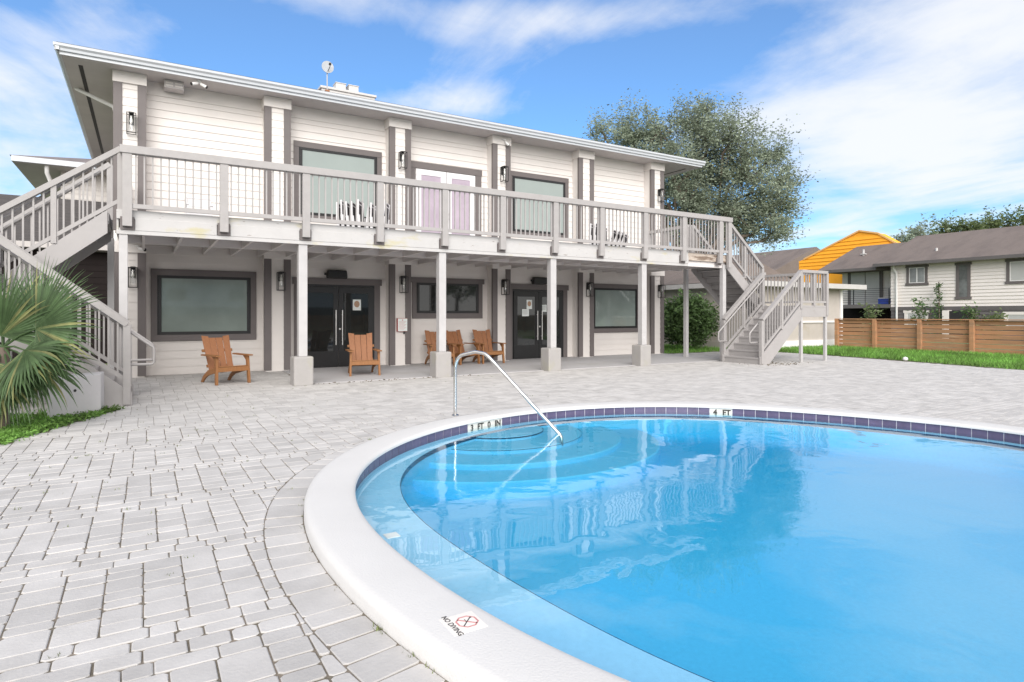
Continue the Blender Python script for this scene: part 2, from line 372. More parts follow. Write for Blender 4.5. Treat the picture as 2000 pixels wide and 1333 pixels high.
# ------------------------------------------------------------------ pavers
def bed_edge_x(y): # planting bed at the left: pavers lie right of this
    if y > 10.85: return -99
    return -.33-(10.7-y)*.463
def lawn_edge_x(y): return 19.0+.19*max(0, y-7) if y < 13.4 else 20.3
def paver_ok(x, y):
    if x < bed_edge_x(y) or x > lawn_edge_x(y): return False
    if x > 2.95 and y > 12.72: return (x > 15.95 and y < 15.9)
    return y < 16.36
BORD_IN, BORD_OUT = .362, .61
pv, pf = [], []
def add_paver(poly, z=0.0, tilt=(0, 0), fine=True, gap=.0032, rad=.012):
    """poly: convex ccw list of 2D points"""
    c = sum(poly, Vector((0, 0)))/len(poly); n = len(poly)
    area = .5*abs(sum(poly[i].x*poly[(i+1) % n].y-poly[(i+1) % n].x*poly[i].y for i in range(n)))
    if area < .0012: return
    def inset(d):
        res = []
        for i in range(n):
            a, b, e = poly[i-1], poly[i], poly[(i+1) % n]
            d1 = (b-a); d2 = (e-b)
            if d1.length < 1e-5 or d2.length < 1e-5: res.append(b+(c-b).normalized()*d); continue
            d1.normalize(); d2.normalize(); n1 = Vector((-d1.y, d1.x)); n2 = Vector((-d2.y, d2.x))
            k = n1.dot(n2); res.append(b+(n1+n2)*(d/max(.35, 1+k)))
        return res
    out1 = inset(gap); top = inset(gap+.0042)
    def rounded(pts, r):
        res = []
        for i in range(n):
            a, b, e = pts[i-1], pts[i], pts[(i+1) % n]
            ra = min(r, (a-b).length*.4); re = min(r, (e-b).length*.4)
            res += [b+(a-b).normalized()*ra, b+(e-b).normalized()*re] if r > 0 else [b]
        return res
    r = rad*random.uniform(.6, 1.4) if fine else 0
    A = rounded(out1, r); B = rounded(top, r*.8); m = len(A)
    zz = lambda p, h: h+(p.x-c.x)*tilt[0]+(p.y-c.y)*tilt[1]+z
    s = len(pv)
    jit = (lambda: Vector((random.gauss(0, .0012), random.gauss(0, .0012)))) if fine else (lambda: Vector((0, 0)))
    A = [p+jit() for p in A]
    for p in A: pv.append((p.x, p.y, -.02))
    for p in A: pv.append((p.x, p.y, zz(p, -.003)))
    for p in B: pv.append((p.x, p.y, zz(p, 0)))
    for l in (0, m):
        for i in range(m): pf.append((s+l+i, s+l+(i+1) % m, s+l+m+(i+1) % m, s+l+m+i))
    pf.append(tuple(s+2*m+i for i in range(m)))
def clip(poly, p0, nn):
    """keep the side where (p-p0).nn >= 0"""
    res = []
    for i in range(len(poly)):
        a, b = poly[i], poly[(i+1) % len(poly)]; da, db = (a-p0).dot(nn), (b-p0).dot(nn)
        if da >= 0: res.append(a)
        if (da > 0) != (db > 0) and abs(da-db) > 1e-9: res.append(a+(b-a)*(da/(da-db)))
    return res
B_OUT = off_loop(BORD_OUT)
def place(x0, x1, y0, y1):
    cx, cy = (x0+x1)/2, (y0+y1)/2
    if not paver_ok(cx, cy): return
    d = math.hypot(cx-PC[0], cy-PC[1]); th = math.atan2(cy-PC[1], cx-PC[0]); rr = pool_r(th)
    poly = [Vector((x0, y0)), Vector((x1, y0)), Vector((x1, y1)), Vector((x0, y1))]
    if d < rr+.3: return
    if d < rr+1.1:
        i = min(range(NP), key=lambda k: (B_OUT[k].x-cx)**2+(B_OUT[k].y-cy)**2)
        poly = clip(poly, B_OUT[i], NRM[i])
        if len(poly) < 3: return
        q = [poly[0]]
        for p in poly[1:]:
            if (p-q[-1]).length > .012: q.append(p)
        if len(q) > 1 and (q[0]-q[-1]).length < .012: q.pop()
        poly = q
        if len(poly) < 3: return
    fd = math.hypot(cx, cy)
    k_ = 1.0 if fd < 8 else .35
    add_paver(poly, random.gauss(0, .0012)*k_, (random.gauss(0, .006)*k_, random.gauss(0, .006)*k_), fd < 9, (.0026+random.random()*.0016)*(1 if fd < 9 else .6))
y = -4.0
band = 0
while y < 16.5:
    if band % 2 == 0:      # columns of stacked pavers
        H = random.uniform(.74, .90); x = -7.0+random.random()*.2
        while x < 20.6:
            wd = random.choice((.168, .178, .186, .196)); yy = y
            while yy < y+H-.02:
                h = random.choice((.095, .11, .165, .165, .2))
                if y+H-(yy+h) < .09: h = y+H-yy
                place(x, x+wd, yy, yy+h); yy += h
            x += wd
        y += H
    else:                  # rows in running bond
        for _ in range(random.choice((3, 3, 4))):
            h = random.choice((.10, .112, .12)); x = -7.0+random.random()*.3
            while x < 20.6:
                wd = random.choice((.11, .168, .168, .235, .27)); place(x, x+wd, y, y+h); x += wd
            y += h
    band += 1
# soldier course that follows the coping
acc = 0; seg = 0.0; la = off_loop(BORD_IN); lb = off_loop(BORD_OUT+.003)
i = 0
while i < NP:
    step = random.choice((2, 2, 3, 1.5)); j = i+step
    def at(lp, k):
        k0 = int(k) % NP; f = k-int(k); return lp[k0].lerp(lp[(k0+1) % NP], f)
    if j > NP: j = NP
    poly = [at(la, i), at(lb, i), at(lb, j), at(la, j)]
    c = sum(poly, Vector((0, 0)))/4
    if paver_ok(c.x, c.y) and j-i > .6: add_paver(poly, random.gauss(0, .001), (random.gauss(0, .006), random.gauss(0, .006)), True, .0045)
    i = j
me = bpy.data.meshes.new('paving'); me.from_pydata(pv, [], pf); me.materials.append(paverm); me.update()
o = bpy.data.objects.new('paving', me); COL.objects.link(o); tag(o, kind='structure')

mb = MB(); mb.box(2.95, 15.95, 12.72, 16.5, -.05, .012); tag(mb.build('patio_slab', concrete, bevel=.006), kind='structure')

# ------------------------------------------------------------------ swimming pool
pool = thing('swimming_pool', 'round swimming pool with white coping, purple waterline tiles and pale blue inside', 'swimming pool', (PC[0], PC[1], 0))
mb = MB(); ring(mb, [(.36, -.05), (.36, .052), (.352, .072), (.335, .085), (.305, .09), (.05, .09), (.022, .086), (.006, .076), (0, .062), (.002, .048), (.03, .046)])
mb.build('coping', copingm, pool, smooth=50)
mb = MB(); ring(mb, [(.03, .06), (.03, -.09)]); mb.build('grout_band', groutm, pool, smooth=40)
# tiles along the band
lt = off_loop(.026); cum = [0]
for i in range(NP): cum.append(cum[-1]+(lt[(i+1) % NP]-lt[i]).length)
def along(s_):
    s_ %= cum[-1]; k = 0
    lo, hi = 0, NP
    while hi-lo > 1:
        k = (lo+hi)//2
        if cum[k] <= s_: lo = k
        else: hi = k
    f = (s_-cum[lo])/(cum[lo+1]-cum[lo]); return lt[lo].lerp(lt[(lo+1) % NP], f), NRM[lo].lerp(NRM[(lo+1) % NP], f).normalized()
def s_near(x, y): return cum[min(range(NP), key=lambda k: (lt[k].x-x)**2+(lt[k].y-y)**2)]
nt_ = round(cum[-1]/.155); tw = cum[-1]/nt_
def ti(x, y): return round(s_near(x, y)/tw)
# loop runs counter-clockwise, so seen from the water the writing runs towards lower s
k_a, k_b = ti(3.97, 6.96), ti(7.02, 6.20)
marks = {k_a+i: c for i, c in enumerate(("IN", "0", "FT", "3"))}
marks.update({k_b-1-i: c for i, c in enumerate(("4", "FT"))})
def tile(mb, k):
    a, na = along(k*tw+.004); b, nb = along((k+1)*tw-.004); a2, b2 = a+na*.012, b+nb*.012
    mb.hexa([(b.x, b.y, -.085), (a.x, a.y, -.085), (a2.x, a2.y, -.085), (b2.x, b2.y, -.085), (b.x, b.y, .058), (a.x, a.y, .058), (a2.x, a2.y, .058), (b2.x, b2.y, .058)])
for k0, k1 in ((k_a+4, k_b-2), (k_b, k_a)):
    if k1 < k0: k1 += nt_
    mb = MB()
    for k in range(k0, k1):
        if k % nt_ not in marks: tile(mb, k % nt_)
    if mb.v: mb.build('waterline_tiles', purple, pool)
for keys, nm in (((k_a, k_a+1, k_a+2, k_a+3), 'depth_marker'), ((k_b-1, k_b-2), 'depth_marker')):
    mb = MB()
    for k in keys: tile(mb, k)
    dm = mb.build(nm, markerm, pool)
    for k in keys:
        p, n_ = along((k+.5)*tw); rt = Vector((n_.y, -n_.x, 0))
        text_mesh(marks[k], .105, 'lettering', inkm, frame_mat((p.x-n_.x*.001, p.y-n_.y*.001, -.018), rt, (0, 0, 1)), dm, bold=.0045)
# bench, its dark tile nosing, basin and floor
ZB, ZF = -.06, -.40
mb = MB(); ring(mb, [(.03, ZB), (bench_w, ZB)]); mb.build('bench', plaster, pool, smooth=40)
mb = MB(); ring(mb, [(lambda t: bench_w(t)-.004, ZB+.001), (lambda t: bench_w(t)-.004, ZB-.045)]); 
mb.build('bench_nosing', darktile, pool, smooth=40)
mb = MB(); ring(mb, [(bench_w, ZB-.001), (lambda t: bench_w(t)+.0, -.30), (lambda t: bench_w(t)-.08, -.37), (lambda t: bench_w(t)-.25, ZF)])
n0 = len(mb.v)-NP; mb.f.append(tuple(n0+i for i in range(NP))); mb.m.append(0); mb.build('basin', plaster, pool, smooth=60)
SC = Vector((3.95, 6.90))
for i, (r_, z_) in enumerate(((.52, -.085), (.98, -.13), (1.45, -.18), (1.90, -.235))):
    mb = MB(); n = 48; pts = []
    for k in range(n):
        t = 2*math.pi*k/n; pts.append((SC.x+r_*math.cos(t)*1.12, SC.y+r_*math.sin(t)))
    prof = [(1.0, -.41), (1.0, z_-.012), (1-.012/r_, z_)]
    for sc_, z in prof: mb.v += [(SC.x+(x-SC.x)*sc_, SC.y+(y_-SC.y)*sc_, z) for x, y_ in pts]
    for l in range(2):
        for k in range(n): mb.f.append((l*n+k, l*n+(k+1) % n, (l+1)*n+(k+1) % n, (l+1)*n+k)); mb.m.append(0)
    mb.f.append(tuple(2*n+k for k in range(n))); mb.m.append(0)
    stp = mb.build('step', plaster, pool, smooth=30)
    if i < 2:
        mb = MB()
        for k in range(n//2+2, n-2):
            t0, t1 = 2*math.pi*k/n, 2*math.pi*(k+1)/n; g = r_+.003
            a = (SC.x+g*math.cos(t0)*1.12, SC.y+g*math.sin(t0)); b = (SC.x+g*math.cos(t1)*1.12, SC.y+g*math.sin(t1))
            mb.add([(a[0], a[1], z_-(.02, .011)[i]), (b[0], b[1], z_-(.02, .011)[i]), (b[0], b[1], z_-.004), (a[0], a[1], z_-.004)], [(0, 1, 2, 3)])
        mb.build('nosing', darktile, stp)
mb = MB(); mb.box(1.36, 1.45, 3.84, 3.93, ZB, ZB+.006); mb.build('wall_fitting', whitetrim, pool, bevel=.002)
# no diving tile in the coping
ndc = Vector((1.165, 2.345, .0905))
mb = MB(); mb.box(ndc.x-.078, ndc.x+.078, ndc.y-.078, ndc.y+.078, .085, .0915); nd = mb.build('warning_tile', noding, pool, bevel=.001)
def flat_ring(mb, c, r0, r1, n, z, z2, ph=0):
    vs = []
    for r in (r0, r1):
        for h in (z, z2):
            vs += [(c[0]+r*math.cos(ph+2*math.pi*k/n), c[1]+r*math.sin(ph+2*math.pi*k/n), h) for k in range(n)]
    fs = []
    for k in range(n):
        k2 = (k+1) % n
        fs += [(n+k, n+k2, 3*n+k2, 3*n+k), (k, k2, n+k2, n+k), (2*n+k, 2*n+k2, 3*n+k2, 3*n+k)]
    mb.add(vs, fs)
mb = MB(); sc_ = (ndc.x+.018, ndc.y); flat_ring(mb, sc_, .043, .051, 8, .0912, .0921, R(22.5)); mb.beam((sc_[0]-.033, sc_[1]+.033, .0917), (sc_[0]+.033, sc_[1]-.033, .0917), .008, .0008)
mb.build('prohibition_sign', redink, nd)
mb = MB(); mb.beam((sc_[0]-.03, sc_[1]-.03, .0919), (sc_[0]+.024, sc_[1]+.024, .0919), .005, .0006); mb.beam((sc_[0]-.005, sc_[1]-.005, .0919), (sc_[0]-.002, sc_[1]+.022, .0919), .003, .0006)
mb.lathe([(0, .0916), (.005, .0916), (.005, .0923), (0, .0923)], 10, (sc_[0]+.028, sc_[1]+.026, 0)); mb.build('diver_symbol', inkm, nd)
text_mesh('NO DIVING', .034, 'lettering', inkm, frame_mat((ndc.x-.052, ndc.y, .0918), (0, -1, 0), (1, 0, 0)), nd, thick=.0003, bold=.0006)

mb = MB(); lo = off_loop(.029); a = len(lo)
mb.v = [(p.x, p.y, ZW) for p in lo]+[(p.x, p.y, -.7) for p in lo]
mb.f = [tuple(range(a)), tuple(range(2*a-1, a-1, -1))]+[(i, (i+1) % a, a+(i+1) % a, a+i) for i in range(a)]; mb.m = [0]*len(mb.f)
tag(mb.build('water', water_mat()), kind='structure')

# handrail of the pool steps
hr = thing('pool_handrail', 'polished steel handrail bent down from the coping into the pool steps', 'handrail', (3.46, 7.16, .09))
d2 = Vector((.545, -.839)); b0 = Vector((3.47, 7.22))
prof = [(0, .085), (0, .70)]
for k in range(1, 9):
    t = k/8*R(84); prof.append((.15*(1-math.cos(t)), .70+.15*math.sin(t)*1.25))
prof += [(.30, .925), (.40, .912)]
x0, z0, x1, z1 = .47, .885, 1.45, -.03
prof += [(.44, .903), (.475, .880), (.52, .842), (x1, z1), (1.47, -.055), (1.48, -.16)]
mb = MB(); mb.tube([(b0.x+d2.x*s_, b0.y+d2.y*s_, z) for s_, z in prof], .0225, 14); mb.build('rail', steel, hr, smooth=60)
mb = MB(); mb.lathe([(.024, .09), (.05, .09), (.05, .097), (.032, .11), (.024, .11)], 18, (b0.x, b0.y, 0)); mb.build('escutcheon', steel, hr, smooth=40)

# ------------------------------------------------------------------ main building
bld = thing('clubhouse', 'two storey pale clubhouse with taupe trim, six pillars and a long low roof', 'building', (7.7, 16.4, 0))
WY = 16.38; BX0, BX1, BY1 = -.50, 15.86, 30.0; ZS = 6.75
def lap_wall(x0, x1, z0, z1, y, course=.186, lip=.021):
    mb = MB(); z = z0
    while z < z1-.01:
        zt = min(z+course, z1)
        mb.add([(x0, y-lip, z), (x1, y-lip, z), (x1, y-.002, zt), (x0, y-.002, zt), (x0, y+.03, z), (x1, y+.03, z)], [(0, 1, 2, 3), (4, 5, 1, 0)])
        z = zt
    return mb
lap_wall(BX0, BX1, 0, ZS, WY).build('front_wall', siding, bld)
mb = MB(); mb.box(BX0+.02, BX1-.02, WY+.01, BY1, -.05, ZS); mb.build('wall', siding, bld)
mb = MB(); mb.box(BX0, BX1, WY-.03, WY-.012, 6.45, ZS-.002); mb.build('frieze_board', siding, bld)
PX = [-.26, 2.84, 6.02, 9.22, 12.42, 15.58]; PW = .31; PY = 16.0
for lvl, (z0, z1, zc_) in enumerate(((0.0, 3.02, 2.77), (3.22, ZS-.003, 6.50))):
    for px in PX:
        mb = MB(); z = z0
        while z < zc_-.01:
            zt = min(z+.186, zc_); a, b = px-PW+.03, px+PW-.03
            mb.hexa([(a, PY-.012, z), (b, PY-.012, z), (b, WY, z), (a, WY, z), (a, PY, zt), (b, PY, zt), (b, WY, zt), (a, WY, zt)]); z = zt
        pil = mb.build('pillar', siding, bld)
        for sx in (-1, 1):
            mb = MB(); e0, e1 = px+sx*(PW-.165), px+sx*PW
            mb.box(min(e0, e1), max(e0, e1), PY-.035, PY+.05, z0+.03, zc_); mb.build('trim_board', taupe, pil, bevel=.004)
        mb = MB(); mb.box(px-PW-.012, px+PW+.012, PY-.05, WY-.02, zc_, z1); mb.build('pillar_cap', siding, pil, bevel=.004)
def rect_frame(mb, x0, x1, z0, z1, wl, wr, wb, wt, y0, y1):
    mb.box(x0, x0+wl, y0, y1, z0+wb, z1-wt); mb.box(x1-wr, x1, y0, y1, z0+wb, z1-wt)
    if wb: mb.box(x0, x1, y0, y1, z0, z0+wb)
    if wt: mb.box(x0, x1, y0, y1, z1-wt, z1)
def window(x0, x1, z0, z1, film, header=False, mull=False, trim=.15):
    """black framed fixed window, x0..z1 is the black frame"""
    mb = MB(); rect_frame(mb, x0-.05, x1+.05, z0-.04, z1+.04, .05, .05, .04, .04, WY-.035, WY-.004)
    wdw = mb.build('window', blackm, bld)
    mb = MB(); rect_frame(mb, x0, x1, z0, z1, .065, .065, .07, .065, WY-.06, WY-.034); mb.build('frame', blackm, wdw, bevel=.004)
    mb = MB(); mb.box(x0+.05, x1-.05, WY-.04, WY-.03, z0+.05, z1-.05); mb.build('pane', film, wdw)
    mb = MB(); e = .06 if header else 0
    rect_frame(mb, x0-trim, x1+trim, z0-trim, z1+trim, trim-.02, trim-.02, 0, 0, WY-.05, WY-.02)
    mb.v = [(a, b, min(max(c, z0-.0), z1+.0)) for a, b, c in mb.v]
    mb.box(x0-trim-e, x1+trim+e, WY-.056, WY-.02, z1, z1+trim); mb.box(x0-trim, x1+trim, WY-.056, WY-.02, z0-trim, z0)
    mb.build('window_trim', taupe, wdw, bevel=.003)
    return wdw
window(.29, 2.25, .93, 2.31, frost); window(6.66, 8.61, 1.44, 2.31, darkglass, True); window(13.0, 14.93, .93, 2.30, frost)
window(3.44, 5.47, 3.98, 5.71, frost_sky); window(9.83, 11.81, 3.99, 5.71, frost_sky)
def entrance(x0, x1, ztop=2.18):
    e = MB(); rect_frame(e, x0-.16, x1+.17, .012, ztop+.01, .15, .16, 0, 0, WY-.05, WY-.018); e.box(x0-.2, x1+.22, WY-.058, WY-.018, ztop+.01, ztop+.18)
    df = e.build('door_surround', taupe, bld, bevel=.003)
    mb = MB(); rect_frame(mb, x0-.01, x1+.01, .012, ztop+.01, .04, .04, 0, .05, WY-.042, WY-.012); mb.build('door_frame', blackm, df)
    xm = (x0+x1)/2
    for s in (-1, 1):
        a, b = (x0+.032, xm-.006) if s < 0 else (xm+.006, x1-.032)
        mb = MB(); rect_frame(mb, a, b, .02, ztop-.045, .13 if s < 0 else .12, .13, .42, .17, WY-.07, WY-.03); dl = mb.build('door', blackm, bld, bevel=.003)
        mb = MB(); mb.box(a+.115, b-.12, WY-.055, WY-.045, .43, ztop-.2); mb.build('pane', darkglass, dl)
        hx = xm+s*.085
        mb = MB(); mb.tube([(hx, WY-.13, .60), (hx, WY-.13, 1.52)], .014, 12)
        for hz in (.72, 1.40): mb.tube([(hx, WY-.13, hz), (hx, WY-.065, hz)], .009, 8)
        mb.build('handle', handlem, dl, smooth=50)
    mb = MB(); mb.lathe([(0, WY-.082), (.024, WY-.082), (.024, WY-.07)], 14, (xm+.03, 0, 1.02), 'y'); mb.build('lock', handlem, dl, smooth=40)
entrance(3.46, 5.40); entrance(9.82, 11.74)
# upper french doors
e = MB(); rect_frame(e, 6.47, 8.72, 3.22, 5.56, .13, .19, 0, 0, WY-.05, WY-.018); e.box(6.45, 8.74, WY-.058, WY-.018, 5.56, 5.74); fd = e.build('door_surround', taupe, bld, bevel=.003)
for a, b in ((6.62, 7.55), (7.57, 8.50)):
    mb = MB(); rect_frame(mb, a, b, 3.24, 5.54, .155, .17, .30, .16, WY-.07, WY-.03); dl = mb.build('door', doorwhite, bld, bevel=.004)
    mb = MB(); mb.box(a+.14, b-.16, WY-.055, WY-.045, 3.5, 5.4); mb.build('pane', mauveglass, dl)
mb = MB()
for hz in (4.20, 4.34): mb.lathe([(0, WY-.12), (.022, WY-.12), (.026, WY-.095), (.016, WY-.07)], 12, (7.63, 0, hz), 'y')
mb.build('handle', handlem, dl, smooth=40)
# roof
EX0, EX1, EY0, EY1 = -1.48, 17.38, 15.56, 31.4; ZE = 6.95; rp_ = .27
def hip(mb, x0, x1, y0, y1, z, p):
    h = min(x1-x0, y1-y0)/2; zr = z+h*p
    if y1-y0 < x1-x0: a, b = (x0+h, (y0+y1)/2, zr), (x1-h, (y0+y1)/2, zr)
    else: a, b = ((x0+x1)/2, y0+h, zr), ((x0+x1)/2, y1-h, zr)
    v = [(x0, y0, z), (x1, y0, z), (x1, y1, z), (x0, y1, z), a, b]
    f = [(0, 1, 5, 4), (1, 2, 5), (2, 3, 4, 5), (3, 0, 4)] if y1-y0 < x1-x0 else [(0, 1, 4), (1, 2, 5, 4), (2, 3, 5), (3, 0, 4, 5)]
    mb.add(v, f+[(3, 2, 1, 0)])
mb = MB(); hip(mb, EX0-.05, EX1+.05, EY0-.06, EY1, ZE+.012, rp_); roof = mb.build('roof', shingle, bld)
mb = MB(); mb.box(EX0+.02, EX1-.02, EY0+.02, EY1, ZS, ZS+.02); mb.build('soffit', soffm, roof)
mb = MB(); g = [(0, .0), (-.045, .0), (-.055, .05), (-.095, .085), (-.10, .135), (-.085, .14), (-.08, .1), (0, .1)]
mb.prism([(EY0+a, ZS+.055+b) for a, b in g], 'x', EX0-.08, EX1+.08); gt = mb.build('gutter', guttm, roof)
mb = MB(); mb.box(EX0, EX1, EY0+.001, EY0+.03, ZS-.01, ZE+.005); mb.box(EX0, EX0+.03, EY0+.03, EY1, ZS-.01, ZE+.005); mb.box(EX1-.03, EX1, EY0+.03, EY1, ZS-.01, ZE+.005); mb.build('fascia_board', guttm, roof)
mb = MB(); mb.prism([(EX0-a*0-b_*0+a, ZS+.055+b_) for a, b_ in g], 'y', EY0-.08, EY1); mb.build('gutter', guttm, roof)
for xa in (EX0+.28, EX1-.36):
    mb = MB(); mb.box(xa, xa+.08, EY0+.5, EY1, ZS-.004, ZS+.001); mb.build('soffit_vent', blackmatte, roof)
mb = MB(); mb.tube([(-1.42, 17.8, 6.80), (-1.36, 17.75, 6.74), (-.62, 17.45, 6.36), (-.57, 17.45, 6.2), (-.57, 17.45, .1)], .045, 8); mb.build('downspout', whitetrim, roof, smooth=40)

# ------------------------------------------------------------------ balcony
DX0, DX1, DY0, ZD = -.40, 15.12, 12.55, 3.20
bal = thing('balcony', 'long white fascia balcony with greige railing across the clubhouse front', 'balcony', (7.4, 14.4, 0))
mb = MB(); mb.box(DX0, DX1, DY0+.03, WY-.04, 3.06, ZD); mb.build('deck', stairpaint, bal)
RP = [-.24, 1.275, 2.745, 4.25, 5.735, 7.215, 8.72, 10.18, 11.69, 13.16, 14.68]; RPE = RP+[15.07]
mb = MB(); mb.box(DX0, DX1-1.7, DY0-.012, DY0+.03, 3.055, ZD+.012); mb.build('edge_board', fasciam, bal, bevel=.004)
mb = MB(); mb.box(DX1-1.7, DX1, DY0-.006, DY0+.03, 2.96, ZD-.02); mb.box(DX1-.03, DX1, DY0+.03, 14.1, 2.9, ZD-.02); mb.build('rotten_board', rotten, bal, bevel=.01)
mb = MB(); mb.box(DX0, 13.42, DY0-.022, DY0+.03, 2.79, 2.86); mb.build('fascia_strip', fasciam, bal, bevel=.003)
xs = [DX0]+[v for p in RP[:10] for v in (p-.115, p+.115)]+[13.42]
for a, b in zip(xs[::2], xs[1::2]):
    if b-a > .1:
        mb = MB(); mb.box(a, b, DY0-.03, DY0+.02, 2.861, 3.075); mb.build('fascia_board', fasciam, bal, bevel=.005)
mb = MB(); mb.box(DX0, DX0+.03, DY0+.03, 14.1, 2.79, ZD-.01); mb.build('side_board', fasciam, bal)
mb = MB()
for x in np.arange(DX0+.4, DX1-.1, .61): mb.box(x-.022, x+.022, DY0+.06, WY-.05, 2.83, 3.055)
js = mb.build('joists', joistm, bal)
mb = MB(); mb.box(DX0+.05, DX1-.05, 14.35, 14.42, 2.82, 3.05); mb.box(DX0+.05, DX1-.05, DY0+.065, DY0+.11, 2.80, 3.05); mb.build('beam', joistm, bal)
for x in RP:
    mb = MB(); mb.box(x-.072, x+.072, DY0-.14, DY0-.045, 2.92, 4.17); rpst = mb.build('rail_post', greige, bal, bevel=.005)
    mb = MB(); mb.box(x-.105, x+.105, DY0-.044, DY0-.031, 2.865, 3.09); mb.build('post_plate', taupe, rpst)
mb = MB(); mb.box(15.0, 15.14, DY0-.14, DY0-.045, 2.80, 4.17); mb.build('rail_post', greige, bal, bevel=.005)
mb = MB(); mb.box(DX0+.05, DX1+.04, DY0-.16, DY0-.015, 4.17, 4.305); mb.build('top_rail', greige, bal, bevel=.006)
edges = RP+[15.07]
for a, b in zip(edges[:-1], edges[1:]):
    mb = MB(); mb.box(a+.07, b-.07, DY0-.115, DY0-.065, 3.235, 3.31); n = max(2, round((b-a)/.127))
    for k in range(1, n): x = a+(b-a)*k/n; mb.box(x-.013, x+.013, DY0-.103, DY0-.077, 3.31, 4.17)
    mb.build('railing_panel', greige, bal)
for X in (DX0+.05, DX1-.05):       # short returns beside the stair openings
    mb = MB(); mb.box(X-.045, X+.045, 14.06, 14.15, ZD, 4.2); mb.box(X-.045, X+.045, 15.8, 15.88, ZD, 4.2); mb.box(X-.05, X+.05, 14.05, 15.9, 4.2, 4.3); mb.box(X-.025, X+.025, 14.15, 15.8, 3.27, 3.33)
    for k in range(1, 13): y_ = 14.15+1.65*k/13; mb.box(X-.013, X+.013, y_-.013, y_+.013, 3.33, 4.2)
    mb.build('railing_panel', greige, bal)
for x, w_, hb in ((2.71, .085, .57), (5.73, .085, .57), (8.74, .085, .57), (11.76, .085, .57)):
    mb = MB(); mb.box(x-w_, x+w_, DY0+.01, DY0+.18, hb, 2.80); po = mb.build('post', whitepost, bal, bevel=.008)
    mb = MB(); mb.box(x-.19, x+.19, DY0-.06, DY0+.32, -.02, hb); mb.build('post_base', basem, po, bevel=.03)
for x, y_, w_ in ((-.30, DY0, .065), (15.0, DY0+.02, .07), (15.33, 14.35, .055), (-.55, 14.35, .055)):
    mb = MB(); mb.box(x-w_, x+w_, y_, y_+.13, -.02, 2.9); mb.build('post', whitepost, bal, bevel=.006)

